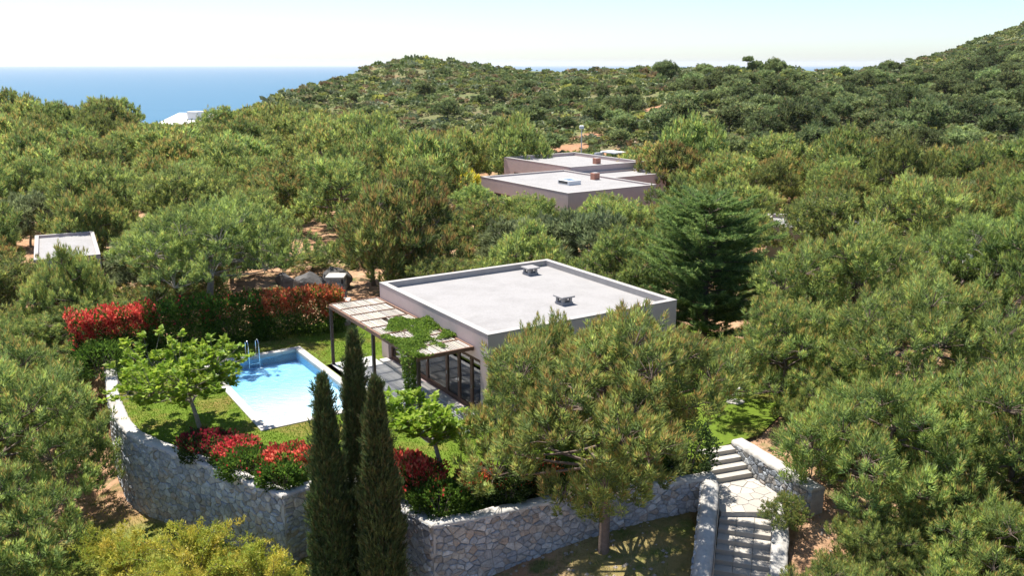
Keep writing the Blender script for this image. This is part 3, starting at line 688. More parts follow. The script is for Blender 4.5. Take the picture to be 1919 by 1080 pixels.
# ------------------------------------------------------------------ foliage
def rdir(rs, n, zmin=-1.0):
    z = rs.uniform(zmin, 1, n); a = rs.uniform(0, 6.283, n); r = np.sqrt(np.maximum(0, 1 - z * z)); return np.stack([r * np.cos(a), r * np.sin(a), z], -1)
def spikes(mb, P, A, Ls, K, width, col, tipcol, rs, spread=(0.35, 0.8), sl=0.55, face=None):
    """bottle-brush shoots: K thin needles bundles along each axis A at P"""
    n = len(P); P = np.repeat(P, K, 0); A = np.repeat(A, K, 0); L = np.repeat(Ls, K); m = n * K
    r = nz(np.cross(A, rdir(rs, m))); th = rs.uniform(spread[0], spread[1], m)[:, None]; t = rs.uniform(0.0, 0.75, m)
    t[::K] = 0.75
    th[::K] *= 0.15
    b = P + A * (L * t)[:, None]; d = A * np.cos(th) + r * np.sin(th); s = nz(np.cross(d, rdir(rs, m) if face is None else np.repeat(face, K, 0) + rdir(rs, m) * .75)) * (width * rs.uniform(0.7, 1.3, m))[:, None] * 0.5
    tip = b + d * (L * sl * rs.uniform(0.8, 1.25, m))[:, None]
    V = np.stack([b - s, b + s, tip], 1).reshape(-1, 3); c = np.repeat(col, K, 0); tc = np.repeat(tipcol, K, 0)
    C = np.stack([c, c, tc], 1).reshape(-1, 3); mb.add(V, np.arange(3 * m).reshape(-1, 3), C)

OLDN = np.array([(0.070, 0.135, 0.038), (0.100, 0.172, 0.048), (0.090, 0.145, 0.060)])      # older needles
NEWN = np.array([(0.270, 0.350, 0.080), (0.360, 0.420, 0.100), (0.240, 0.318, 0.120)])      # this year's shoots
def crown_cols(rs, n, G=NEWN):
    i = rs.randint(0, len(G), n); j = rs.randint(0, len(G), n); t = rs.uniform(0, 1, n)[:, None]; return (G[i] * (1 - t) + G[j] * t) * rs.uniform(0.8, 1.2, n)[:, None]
def plumes(mb, Q, Ax, Hh, Rr, K, sl, w, gain, rs, rust, old=OLDN, new=NEWN, rustc=(0.46, 0.22, 0.075)):
    """upright brush-like shoots: K needle bundles round each axis Ax from Q, height Hh, radius Rr"""
    n = len(Q); m = n * K; Q, Ax = np.repeat(Q, K, 0), np.repeat(Ax, K, 0); H, R, g = np.repeat(Hh, K), np.repeat(Rr, K), np.repeat(gain, K)
    t = rs.uniform(0, 1, m) ** .9; rad = nz(np.cross(Ax, rdir(rs, m))); pr = R * (np.sin(np.clip(t, 0, 1) * 2.6 + .45)) ** .8 * rs.uniform(.35, 1, m)
    P = Q + Ax * (H * t)[:, None] + rad * pr[:, None]
    d = nz(Ax * (.55 + .6 * t)[:, None] + rad * (.85 - .55 * t)[:, None] + rs.normal(0, .16, (m, 3)))
    fc = nz(rad * .8 + np.array([0, 0, .55]) + rs.normal(0, .35, (m, 3))); sd = nz(np.cross(d, fc)) * (w * rs.uniform(.7, 1.3, m) * .5)[:, None]; L = sl * rs.uniform(.7, 1.3, m)
    tip = P + d * L[:, None]; b = P - d * (L * .25)[:, None]
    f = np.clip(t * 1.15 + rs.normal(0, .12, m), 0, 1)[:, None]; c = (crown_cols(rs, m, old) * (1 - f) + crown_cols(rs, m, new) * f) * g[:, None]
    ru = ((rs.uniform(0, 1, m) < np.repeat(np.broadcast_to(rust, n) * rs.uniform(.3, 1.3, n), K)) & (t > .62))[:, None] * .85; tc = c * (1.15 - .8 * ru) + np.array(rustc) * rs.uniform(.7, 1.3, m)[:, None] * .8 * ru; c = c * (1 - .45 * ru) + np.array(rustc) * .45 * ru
    V = np.stack([b - sd, b + sd, tip], 1).reshape(-1, 3); mb.add(V, np.arange(3 * m).reshape(-1, 3), np.stack([c, c, tc], 1).reshape(-1, 3))
def pine(seed, H=7.0, R=4.0, base=0.30, lobes=26, per=20, K=70, ph=.54, pr=.165, sl=.15, w=.04, rust=0.35, old=OLDN, new=NEWN, flat=1.0, lean=(0, 0), bark='bark', lobe_r=0.27, trunk_r=None, up=1.0, dome=1.0, keep=None, needle='pine'):
    rs = np.random.RandomState(seed); tr = trunk_r or 0.035 * H * 0.75
    z0 = H * base; tk = MB(); fork = np.array([lean[0] * .45, lean[1] * .45, H * (base + 0.12)])
    tt = np.linspace(0, 1, 7)[:, None]; wv = np.stack([np.sin(tt[:, 0] * 4 + seed) * .12, np.cos(tt[:, 0] * 3.3 + seed) * .1, 0 * tt[:, 0]], -1) * tt
    tk.tube(np.concatenate([[[0, 0, -0.8]], fork * tt + wv]), np.concatenate([[tr * 1.35], np.linspace(tr * 1.1, tr * .75, 7)]), 8)
    fork = (fork * tt + wv)[-1]; LC = []; LR = []; k0 = rs.uniform(0, 6); lead = np.array([lean[0] * .8, lean[1] * .8, H * .78]); tl = np.linspace(0, 1, 5)[:, None]
    tk.tube(fork * (1 - tl) + lead * tl + np.stack([np.sin(tl[:, 0] * 5 + seed) * .15, np.cos(tl[:, 0] * 4 + seed) * .15, 0 * tl[:, 0]], -1) * tl * (1 - tl) * 4, np.linspace(tr * .75, tr * .15, 5), 6, cap=False)
    for k in range(lobes):
        f = (k + 0.5) / lobes; zz = 1 - f * (1.42 if base < .25 else 1.12); rr = math.sqrt(max(0, 1 - zz * zz)); zz = abs(zz) ** dome if zz > 0 else zz; a = k0 + 2.39996 * k + rs.uniform(-.4, .4)
        q = rs.uniform(0.60, 0.90) if k % 5 else rs.uniform(.2, .5); c = np.array([rr * math.cos(a) * R * q, rr * math.sin(a) * R * q, z0 + (H - z0) * (0.30 + 0.50 * zz * rs.uniform(.8, 1.12)) * flat])
        c[:2] += np.array(lean) * (c[2] / H)
        if keep and not keep(c): continue
        LC.append(c); LR.append(R * lobe_r * rs.uniform(0.75, 1.3))
    cr = MB()
    for c, lr in zip(LC, LR):
        fk = fork + (lead - fork) * np.clip((c[2] - fork[2]) / (lead[2] - fork[2]) - .25 + rs.uniform(-.12, .12), 0, .85)
        mid = fk * .5 + c * .5 + np.array([0, 0, -0.06 * R]) + rs.uniform(-.12, .12, 3) * R * .3
        t = np.linspace(0, 1, 6)[:, None]; pts = (1 - t) ** 2 * fk + 2 * t * (1 - t) * mid + t * t * (c + np.array([0, 0, -lr * .2]))
        tk.tube(pts, np.linspace(tr * .38, tr * .10, 6), 5, cap=False)
        n = max(6, int(per * (lr / (R * lobe_r)) ** 1.5)); dirs = rdir(rs, n, -0.5); Q = c + dirs * lr * np.array([1, 1, .72]) * rs.uniform(.55, 1.0, n)[:, None]
        for q in Q[::3]: tk.tube([c + np.array([0, 0, -lr * .2]), (c + q) / 2 + rs.uniform(-.05, .05, 3), q], [tr * .11, tr * .07, tr * .03], 4, cap=False)
        Ax = nz(dirs * np.array([.62, .62, .3]) + np.array([0, 0, up]) + rs.normal(0, .10, (n, 3))); hh = ph * rs.uniform(.6, 1.25, n) * (.8 + .35 * np.clip(dirs[:, 2], 0, 1)); lg = rs.uniform(.8, 1.2)
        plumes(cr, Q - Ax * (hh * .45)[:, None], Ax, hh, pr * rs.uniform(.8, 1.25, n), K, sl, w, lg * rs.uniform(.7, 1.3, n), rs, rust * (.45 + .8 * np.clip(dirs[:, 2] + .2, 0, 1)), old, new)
    return tk.mesh('trunk', M[bark], True), cr.mesh('crown', M[needle])

def plant(proto, name, x, y, s, rz, label, cat='tree', group=None, z=None, sz=None, parts=('trunk', 'crown')):
    o = empty(name, (x, y, gzf(x, y) if z is None else z), rz, label, cat, group); o.scale = (s, s, sz or s)
    for me, nm in zip(proto, parts): link(nm, me, o)
    return o

# --- key pines near the garden
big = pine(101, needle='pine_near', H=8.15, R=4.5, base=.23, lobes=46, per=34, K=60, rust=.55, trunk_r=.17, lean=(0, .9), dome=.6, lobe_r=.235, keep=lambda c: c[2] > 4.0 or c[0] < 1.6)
near_a = pine(102, needle='pine_near', H=6.4, R=4.2, base=.12, lobes=34, per=34, K=56, rust=.25)
near_b = pine(103, needle='pine_near', H=5.8, R=3.8, base=.10, lobes=32, per=32, K=56, rust=.5)
near_c = pine(104, needle='pine_near', H=5.2, R=3.5, base=.10, lobes=30, per=30, K=56, rust=.28)
near_d = pine(105, needle='pine_near', H=7.0, R=4.9, base=.32, lobes=36, per=30, K=52, rust=.05, w=.045, bark='bark_grey', trunk_r=.2, lean=(0.5, 0))
def key(p, x, y, s, rz, label, z=None, sz=None, name='pine_tree'): return plant(p, name, x, y, s, rz, label, 'tree', 'pines close to the villa garden', z, sz)
key(near_d, 25.2, 44.6, .95, 2.9, 'tall pine with visible trunk before the shaded house at the right')
key(big, 2.95, 25.75, 1.0, 0.0, 'large rusty tipped pine hiding the front corner of the villa', -1.5)
key(near_d, -16.0, 44.9, 1.05, 0.4, 'spreading pine with pale forked trunk standing behind the hedge')
key(near_a, 15.4, 39.0, 1.12, 2.0, 'broad round green pine right of the villa below the orange clearing')
key(near_b, 10.9, 33.6, .86, 1.2, 'rusty tipped pine at the top of the stairs beside the stone path')
key(near_a, 15.6, 31.6, 1.0, 4.1, 'wide bright green pine at the right edge above the lower slope')
key(near_c, 12.3, 26.6, 1.0, 0.3, 'dense low pine just right of the stair wall')
key(near_b, 15.9, 26.0, 1.0, 3.0, 'bushy pine in the bottom right corner with reddish shoots')
key(near_c, 8.9, 20.6, .62, 5.0, 'small young pine at the bottom edge right of the lower steps')
key(near_c, 18.8, 28.5, 1.0, 2.2, 'pine cut by the right picture edge above the corner pine')
key(near_b, 12.6, 37.2, .62, 0.9, 'small rusty pine between the villa corner and the broad round pine')
key(near_a, -19.6, 31.0, 1.05, 1.7, 'big green pine covering the left end of the retaining wall')
key(near_c, -17.2, 25.4, .95, 3.3, 'light green pine in the bottom left corner below the wall')
key(near_b, -22.0, 36.0, 1.05, 5.2, 'pine at the left edge above the corner pine')
key(near_a, -21.6, 43.4, .85, 2.6, 'dark green pine just left of the red hedge end', None, .52)
key(near_b, -25.2, 41.5, .85, 0.6, 'yellow green pine at the left edge beside the white lounger')
key(near_c, 13.6, 22.4, .78, 1.1, 'low pine at the bottom edge right of the young pine')
key(near_b, 17.8, 23.0, .85, 5.6, 'pine filling the very corner at the bottom right')
key(near_c, 11.7, 29.9, .6, 4.4, 'small bushy pine behind the white stair wall cap')
key(near_c, 4.7, 28.8, .42, 1.9, 'low young pine on the lawn edge under the large pine right side')
key(near_b, 0.9, 28.0, .36, 2.9, 'low young pine beside the dark shrubs left of the large pine')
key(near_b, 8.85, 26.1, .21, 0.6, 'little pine sapling growing over the landing of the stairs', -.85)
key(near_b, 1.5, 30.2, .58, 4.0, 'rusty tipped pine on the lawn before the villa corner, left of the large pine', 0, .92)
key(near_c, -23.1, 45.2, .74, 1.2, 'low pine before the small white roofed building at the left', None, 1.12)
key(near_c, 10.7, 23.4, .55, 3.6, 'small pine right beside the lower stair wall')
key(near_b, 12.9, 24.2, .6, 2.7, 'rounded pine between the stair pines and the bottom right corner')

# --- dark layered conifer behind the villa corner
def layered(seed, H=8.2, R=3.9):
    rs = np.random.RandomState(seed); tk = MB(); cr = MB(); tk.tube([(0, 0, -.5), (0.05, 0, H * .3), (-.05, .05, H * .65), (0, 0, H * .97)], [.2, .15, .09, .02], 7)
    nb = 200
    for k in range(nb):
        f = (k / nb) ** 0.9; z = H * (.06 + .9 * f); L = R * .92 * math.sqrt(max(.02, 1 - ((f - .30) / .72) ** 2)) * rs.uniform(.4, 1.12) * (1 + .15 * math.sin(k * .21)) + .3; a = k * 2.4 + rs.uniform(-.3, .3)
        d = np.array([math.cos(a), math.sin(a), 0]); n = 7; t = np.linspace(0, 1, n); pts = np.array([0, 0, z]) + d * (t * L)[:, None] + np.array([0, 0, 1])[None] * ((rs.uniform(.1, .62) * t - rs.uniform(.05, .3) * t * t + .16 * t ** 3) * L)[:, None]
        tk.tube(pts, np.linspace(.035, .008, n), 4, cap=False); q = np.array([-d[1], d[0], 0])
        m = int(16 * L) + 6; tt = rs.uniform(.22, 1, m); sd = rs.choice([-1, 1], m); base = np.stack([np.interp(tt, t, pts[:, i]) for i in range(3)], -1)
        ax = nz(d * .75 + q * sd[:, None] * rs.uniform(.2, 1.0, m)[:, None] + np.array([0, 0, .28])); tl = (.30 + .35 * (1 - tt)) * rs.uniform(.7, 1.2, m)
        for s_ in (0.15, 0.55, 0.9):
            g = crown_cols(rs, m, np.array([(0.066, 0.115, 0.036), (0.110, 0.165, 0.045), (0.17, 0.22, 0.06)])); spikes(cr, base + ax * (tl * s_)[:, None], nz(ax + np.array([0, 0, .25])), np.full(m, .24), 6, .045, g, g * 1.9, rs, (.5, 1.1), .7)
    return tk.mesh('trunk', M['bark'], True), cr.mesh('crown', M['pine_near'])
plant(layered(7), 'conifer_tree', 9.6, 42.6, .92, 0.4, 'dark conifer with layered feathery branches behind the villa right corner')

# --- cypresses
def cypress(seed, H=9.0, R=0.75):
    rs = np.random.RandomState(seed); tk = MB(); tk.tube([(0, 0, -.5), (0, 0, H * .5), (0, 0, H * .95)], [.13, .08, .02], 6)
    n = 9500; f = rs.uniform(0, 1, n) ** .85; a = rs.uniform(0, 6.283, n)
    prof = R * np.minimum(1, (1 - f) * 1.9) ** .75 * (0.72 + .28 * np.minimum(1, f * 6)) * (1 + .13 * np.sin(a * 3 + f * 9 + seed) + .12 * np.sin(a * 5 - f * 17 + seed * 2) + .09 * np.sin(f * 40 + a * 2 + seed))
    r = prof * rs.uniform(.72, 1.03, n); P = np.stack([r * np.cos(a), r * np.sin(a), H * (.02 + .95 * f)], -1)
    A = nz(np.stack([np.cos(a) * .32, np.sin(a) * .32, np.full(n, 1.0)], -1) + rs.normal(0, .13, (n, 3)))
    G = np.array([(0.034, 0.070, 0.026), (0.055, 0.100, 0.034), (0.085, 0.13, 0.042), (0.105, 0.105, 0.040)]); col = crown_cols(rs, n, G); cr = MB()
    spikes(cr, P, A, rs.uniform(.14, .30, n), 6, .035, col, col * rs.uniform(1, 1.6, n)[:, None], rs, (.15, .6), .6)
    m = 100; f = rs.uniform(.05, .97, m); a = rs.uniform(0, 6.283, m); pr = R * np.minimum(1, (1 - f) * 1.9) ** .75
    for k in range(m):   # stray sprigs that break the outline
        p = np.array([pr[k] * math.cos(a[k]), pr[k] * math.sin(a[k]), H * (.02 + .95 * f[k])]); n2 = 14; ax = nz(np.array([math.cos(a[k]) * .5, math.sin(a[k]) * .5, 1.0])); q = p + ax * rs.uniform(0, .3, n2)[:, None] + rs.normal(0, .05, (n2, 3))
        c = crown_cols(rs, n2, G); spikes(cr, q, nz(ax + rs.normal(0, .2, (n2, 3))), np.full(n2, .2), 5, .03, c, c * 1.4, rs, (.2, .7), .6)
    return tk.mesh('trunk', M['bark'], True), cr.mesh('crown', M['cypress'])
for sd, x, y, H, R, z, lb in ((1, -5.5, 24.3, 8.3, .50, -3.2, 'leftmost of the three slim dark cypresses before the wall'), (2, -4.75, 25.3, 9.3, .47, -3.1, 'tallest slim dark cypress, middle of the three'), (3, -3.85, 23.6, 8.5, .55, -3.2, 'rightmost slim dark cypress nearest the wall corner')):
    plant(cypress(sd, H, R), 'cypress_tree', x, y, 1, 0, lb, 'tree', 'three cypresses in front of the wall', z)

# --- broad-leaved trees (fig like)
def leaf_tri(n_l=5):
    """one lobed leaf, 1 m long, in the XY plane with a fold"""
    o = [(0, 0, 0), (.30, .16, .05), (.22, .42, .06), (.52, .30, .04), (1, 0, -.06), (.52, -.30, .04), (.22, -.42, .06), (.30, -.16, .05), (.5, 0, 0.0)]
    F = [(8, k, (k + 1) % 8) for k in range(8)]; return np.array(o), np.array(F)
LV, LF = leaf_tri()
def frames(A, rs):
    n = len(A); up = nz(np.array([0, 0, 1.0]) + rs.normal(0, .35, (n, 3))); y = nz(np.cross(up, A)); z = np.cross(A, y); return np.stack([A, y, z], 1)
def leaf_cloud(mb, P, A, S, col, rs):
    n = len(P); Fm = frames(A, rs); V = np.einsum('kj,njm->nkm', LV, Fm) * S[:, None, None] + P[:, None, :]
    F = (LF[None] + (np.arange(n) * len(LV))[:, None, None]).reshape(-1, 3); mb.add(V.reshape(-1, 3), F, np.repeat(col, len(LV), 0))
LEAF_ME = {}
def fig(name, x, y, z, label, seed, H, R, off, ends, per, ls, trunk_h, parts=260, cols=((0.17, 0.30, 0.025), (0.26, 0.40, 0.035), (0.34, 0.45, 0.055))):
    rs = np.random.RandomState(seed); root = empty(name, (x, y, z), 0, label, 'tree'); tk = MB()
    off = np.array([off[0], off[1], 0]); T = np.array([off[0] * .25, off[1] * .25, trunk_h])
    tk.tube([(0, 0, -.3), T * .5 + rs.uniform(-.05, .05, 3), T], [.10, .085, .07], 7)
    E = []
    nl = 7
    for k in range(nl):
        a = k * 6.283 / nl + rs.uniform(-.3, .3); e = off * .8 + np.array([math.cos(a) * R * .55, math.sin(a) * R * .55, trunk_h + (H - trunk_h) * rs.uniform(.15, .75)])
        m = T * .6 + e * .4 + np.array([0, 0, .1]); t = np.linspace(0, 1, 6)[:, None]; c = (1 - t) ** 2 * T + 2 * t * (1 - t) * m + t * t * e; tk.tube(c, np.linspace(.055, .022, 6), 5, cap=False)
        for q in range(ends // nl):
            s0 = c[rs.randint(2, 6)]; d = nz(rdir(rs, 1, -.35)[0] + np.array([math.cos(a), math.sin(a), .5]) * .6); e2 = s0 + d * R * rs.uniform(.25, .55)
            tk.tube([s0, (s0 + e2) / 2 + np.array([0, 0, -.05]), e2], [.018, .012, .007], 4, cap=False); E.append((e2, d))
    tk.build('trunk', M['bark_grey'], root, True)
    P = []; A = []
    for e, d in E:
        n = int(per * rs.uniform(.7, 1.3)); o = nz(rdir(rs, n, -.3) + d * .5 + np.array([0, 0, .2])); P.append(e - d * rs.uniform(0, .28, n)[:, None] + o * .04); A.append(nz(o * np.array([1, 1, .55])))
    P = np.concatenate(P); A = np.concatenate(A); n = len(P); i = rs.randint(0, len(cols), n); col = np.array(cols)[i] * rs.uniform(.75, 1.2, n)[:, None]; S = ls * rs.uniform(.7, 1.3, n)
    order = np.argsort(P[:, 1] - P[:, 2])          # those that show largest: near side and top
    pk, rest = order[:parts], order[parts:]
    mb = MB(); leaf_cloud(mb, P[rest], A[rest], S[rest], col[rest], rs); mb.build('foliage', M['leaf'], root, kind='stuff')
    if 'fig' not in LEAF_ME: LEAF_ME['fig'] = [MB().add(LV, LF, c).mesh('leaf', M['leaf']) for c in cols]
    Fm = frames(A[pk], rs)
    for k, j in enumerate(pk):
        o = link('leaf', LEAF_ME['fig'][i[j]], root); m = Matrix.Identity(4)
        for b in range(3):
            for a_ in range(3): m[a_][b] = Fm[k][b][a_] * S[j]
            m[b][3] = P[j][b]
        o.matrix_local = m
fig('broadleaf_tree', -12.0, 32.0, 0, 'bright green broadleaf tree in the lawn left of the pool', 5, 4.0, 2.9, (-1.3, .2), 270, 20, .21, 1.15)
fig('broadleaf_tree', -2.3, 27.3, 0, 'small bright green tree on the lawn before the deck', 6, 3.4, 1.75, (-1.0, .3), 165, 20, .20, 1.45)

# --- red tipped hedge shrubs
RED = np.array([(0.66, 0.10, 0.07), (0.72, 0.20, 0.12), (0.52, 0.05, 0.045)]); ORG = np.array([(0.66, 0.22, 0.07), (0.60, 0.29, 0.12), (0.56, 0.11, 0.06)])
HG = np.array([(0.045, 0.10, 0.018), (0.075, 0.15, 0.022), (0.12, 0.21, 0.03)]); HGD = np.array([(0.025, 0.05, 0.015), (0.04, 0.075, 0.02), (0.06, 0.10, 0.025)])
def small_leaves(mb, P, A, S, col, rs):
    n = len(P); y = nz(np.cross(A, rdir(rs, n))); V = np.stack([P, P + A * (S * .5)[:, None] + y * (S * .28)[:, None], P + A * S[:, None], P + A * (S * .5)[:, None] - y * (S * .28)[:, None]], 1).reshape(-1, 3)
    i = np.arange(n) * 4; mb.add(V, np.concatenate([np.stack([i, i + 1, i + 2], -1), np.stack([i, i + 2, i + 3], -1)]), np.repeat(col, 4, 0))
def shrub(name, x, y, rx, ry, h, seed, red, label, redc=RED, g=HG, n=5200, z=0.0, rz=0, cat='shrub', group=None, box=False, ls=.10, red_side=None):
    rs = np.random.RandomState(seed); root = empty(name, (x, y, z), rz, label, cat, group); mb = MB(); st = MB()
    for k in range(7):
        a = k * .9; st.tube([(math.cos(a) * rx * .2, math.sin(a) * ry * .2, -.05), (math.cos(a) * rx * .35, math.sin(a) * ry * .35, h * .4), (math.cos(a) * rx * .6, math.sin(a) * ry * .6, h * .8)], [.022, .016, .006], 4, cap=False)
    st.build('stem', M['bark'], root)
    o = rdir(rs, n, -.95); e = 0.4 if box else 0.8; d = np.sign(o) * np.abs(o) ** e; bump = 1 + .12 * np.sin(o[:, 0] * 5 + seed) * np.sin(o[:, 1] * 6 + 1) + .08 * np.sin(o[:, 0] * 13 + o[:, 2] * 11 + seed) + .06 * np.sin(o[:, 1] * 23 + o[:, 0] * 17)
    q = rs.uniform(.78, 1.05, n) * bump; P = np.stack([d[:, 0] * rx * q, d[:, 1] * ry * q, h * .47 + d[:, 2] * h * .53 * q], -1); P[:, 2] = np.maximum(P[:, 2], .02)
    if box:      # clipped hedge: leaves through a rounded box
        fa = rs.choice(5, n, p=[.26, .26, .09, .09, .30]); a1, a2, ins = rs.uniform(-1, 1, n), rs.uniform(-1, 1, n), 1 - np.abs(rs.normal(0, .10, n)); bump = 1 + .06 * np.sin(a1 * 7 + seed) + .05 * np.sin(a2 * 9 + a1 * 5) + .05 * np.sin(a1 * 17 + a2 * 4 + seed); q = bump * 1.0
        lx = np.where(fa < 2, a1, np.where(fa == 2, -ins, np.where(fa == 3, ins, a1))); ly = np.where(fa == 0, -ins, np.where(fa == 1, ins, np.where(fa == 4, a2, a1))); lz = np.where(fa == 4, ins, a2)
        o = nz(np.stack([np.where(fa == 2, -1, np.where(fa == 3, 1, 0)), np.where(fa == 0, -1, np.where(fa == 1, 1, 0)), (fa == 4) * 1], -1) + rs.normal(0, .4, (n, 3)))
        P = np.stack([lx * rx * bump, ly * ry * bump, h * .5 + lz * h * .5 * bump + (fa == 4) * rs.uniform(0, .28, n) * (rs.uniform(0, 1, n) < .45)], -1)
    A = nz(o + np.array([0, 0, .7]) + rs.normal(0, .35, (n, 3))); gi = rs.randint(0, 3, n); col = g[gi] * rs.uniform(.7, 1.25, n)[:, None]
    pat = .5 + .5 * np.sin(P[:, 0] * 2.6 / max(rx, .6) + seed * 1.7) * np.cos(P[:, 1] * 2.2 + seed)
    pr = red * sstep(h * .42, h * .85, P[:, 2] + .25 * h * (pat - .5)) * (1 if box else sstep(.80, .95, q / bump + .12 * (pat > .3)))
    if red_side is not None: pr = pr * sstep(red_side[0], red_side[1], P[:, 0])
    pr = np.clip(pr * (.35 + .9 * sstep(-.5, .4, np.sin(P[:, 0] * 6.1 + seed) + np.sin(P[:, 1] * 7.3 + 2) + .8 * np.sin(P[:, 0] * 13 + P[:, 2] * 9))), 0, .95); isr = rs.uniform(0, 1, n) < pr; col[isr] = redc[rs.randint(0, 3, isr.sum())] * rs.uniform(.7, 1.3, isr.sum())[:, None]
    small_leaves(mb, P, A, ls * rs.uniform(.7, 1.3, n) * np.where(isr, 1.25, 1), col, rs); mb.build('foliage', M['leaf'], root)
FS = 'red tipped shrubs along the retaining wall'; BH = 'clipped hedge behind the pool'
shrub('red_tip_shrub', -11.0, 29.6, .95, .75, .92, 1, .6, 'dull red shrub under the broadleaf tree by the wall', np.array([(.22, .02, .03), (.30, .03, .03), (.15, .02, .02)]), HGD, group=FS)
shrub('red_tip_shrub', -9.75, 29.0, .75, .7, .88, 2, 1.0, 'small red shrub between dull red shrub and green shrub', group=FS)
shrub('green_shrub', -9.1, 28.1, .85, .7, .9, 3, .05, 'green leafy shrub on the wall left of the cypresses', group=FS)
shrub('red_tip_shrub', -7.7, 28.1, .9, .75, 1.0, 4, 1.2, 'bright red shrub just left of the cypresses', group=FS)
shrub('green_shrub', -7.75, 27.2, .75, .55, .85, 5, .02, 'green shrub at the jutting wall corner left of the cypresses', group=FS)
shrub('red_tip_shrub', -3.7, 27.9, .75, .65, .85, 6, 1.1, 'red shrub partly hidden right behind the cypresses', group=FS)
shrub('red_tip_shrub', -3.2, 26.65, 1.05, .9, 1.1, 7, 1.4, 'large scarlet shrub at the wall corner right of the cypresses', group=FS)
shrub('green_shrub', -2.25, 25.6, .9, .7, .95, 8, .04, 'bright green shrub at the wall point right of the scarlet shrub', group=FS)
shrub('red_tip_shrub', -1.1, 26.4, .75, .6, 1.1, 9, 1.2, 'orange red shrub at the foot of the small tree', ORG, group=FS)
shrub('green_shrub', -.15, 26.35, .7, .6, 1.0, 10, .05, 'dark green shrub on the wall left of the large pine', g=HGD * 1.5, group=FS)
shrub('green_shrub', 1.0, 26.9, .7, .6, 1.05, 11, .25, 'dark shrub with few orange leaves under the large pine', ORG, HGD * 1.3, group=FS)
shrub('green_shrub', 6.1, 28.6, .95, .8, 1.6, 12, .0, 'dark glossy shrub at the left of the upper steps', g=HGD * 1.2, n=4200)
shrub('green_shrub', 4.4, 28.3, .9, .7, 1.2, 13, .0, 'green shrub on the wall under the right side of the large pine', g=HG * .8)
# back hedge
shrub('red_hedge', -18.9, 40.35, 1.7, .75, 2.3, 21, 1.0, 'hedge end with crimson leaves at the left of the pool', n=20000, ls=.12, rz=.55, box=True, group=BH)
shrub('green_hedge', -16.3, 41.9, 1.6, .7, 2.35, 22, .05, 'plain green hedge section left of the pale pine trunk', g=HG * 1.35, n=20000, ls=.12, rz=.65, box=True, group=BH)
shrub('green_hedge', -14.1, 43.45, 1.5, .7, 2.15, 23, .12, 'dark green hedge section right of the pale pine trunk', ORG, g=HG * 1.25, n=19000, ls=.12, rz=.55, box=True, group=BH)
shrub('red_hedge', -11.2, 44.75, 2.2, .7, 2.1, 24, 1.2, 'long hedge with orange red top behind the pool', ORG, g=HG * 1.15, n=26000, ls=.12, rz=.40, box=True, group=BH)
# vine over the pergola
def vine():
    rs = np.random.RandomState(4); root = empty('climbing_vine', (WX, WY, 0), RZ0, 'green climbing vine spreading over the right half of the pergola', 'vine'); mb = MB(); st = MB()
    n = 40000; X = rs.uniform(3.0, 9.15, n); Y = rs.uniform(PY0 - .15, PY1 + .1, n)
    f = wob(X, Y, 1.5, 31) + .5 * wob(X, Y, 4.0, 8) - .55 * np.abs((X - 6.6) / 2.3) ** 2 + .34 + .34 * ((Y < -1.0) & (X > 5)) - .5 * ((X > 7.5) & (Y > -1.7))
    k = f > rs.uniform(-.1, .35, n); X, Y = X[k], Y[k]; h = np.clip(f[k], 0, 1.2) * .22 + .02; Z = PZ + .19 + h * rs.uniform(0, 1, len(X)) ** 1.4; P = np.stack([X, Y, Z], -1)
    # column down the end post
    m = 3800; a = rs.uniform(0, 6.283, m); t = rs.uniform(0, 1, m); r = (.18 + .38 * t ** 1.5) * rs.uniform(.5, 1, m); P2 = np.stack([8.35 + r * np.cos(a) * 1.1, PY0 - .02 + r * np.sin(a) * .7, .15 + 2.9 * t], -1)
    P = np.concatenate([P, P2]); n = len(P); A = nz(rdir(rs, n, -.2) + np.array([0, 0, .35])); g = np.array([(0.15, 0.26, 0.035), (0.22, 0.33, 0.05), (0.10, 0.18, 0.03)]); col = g[rs.randint(0, 3, n)] * rs.uniform(.7, 1.3, n)[:, None]
    small_leaves(mb, P, A, rs.uniform(.06, .12, n), col, rs); mb.build('foliage', M['leaf'], root)
    for q in range(3): st.tube([(8.3 + .06 * q, PY0 - .08, 0.03), (8.4 - .05 * q, PY0 - .1, 1.3), (8.2 + .05 * q, PY0 - .05, 2.75), (7 - q, PY0 + .5 + .4 * q, 3.0), (5.6 - .4 * q, PY0 + .9 + .4 * q, 3.02)], [.03, .025, .02, .014, .006], 5, cap=False)
    st.build('stem', M['bark'], root)
vine()

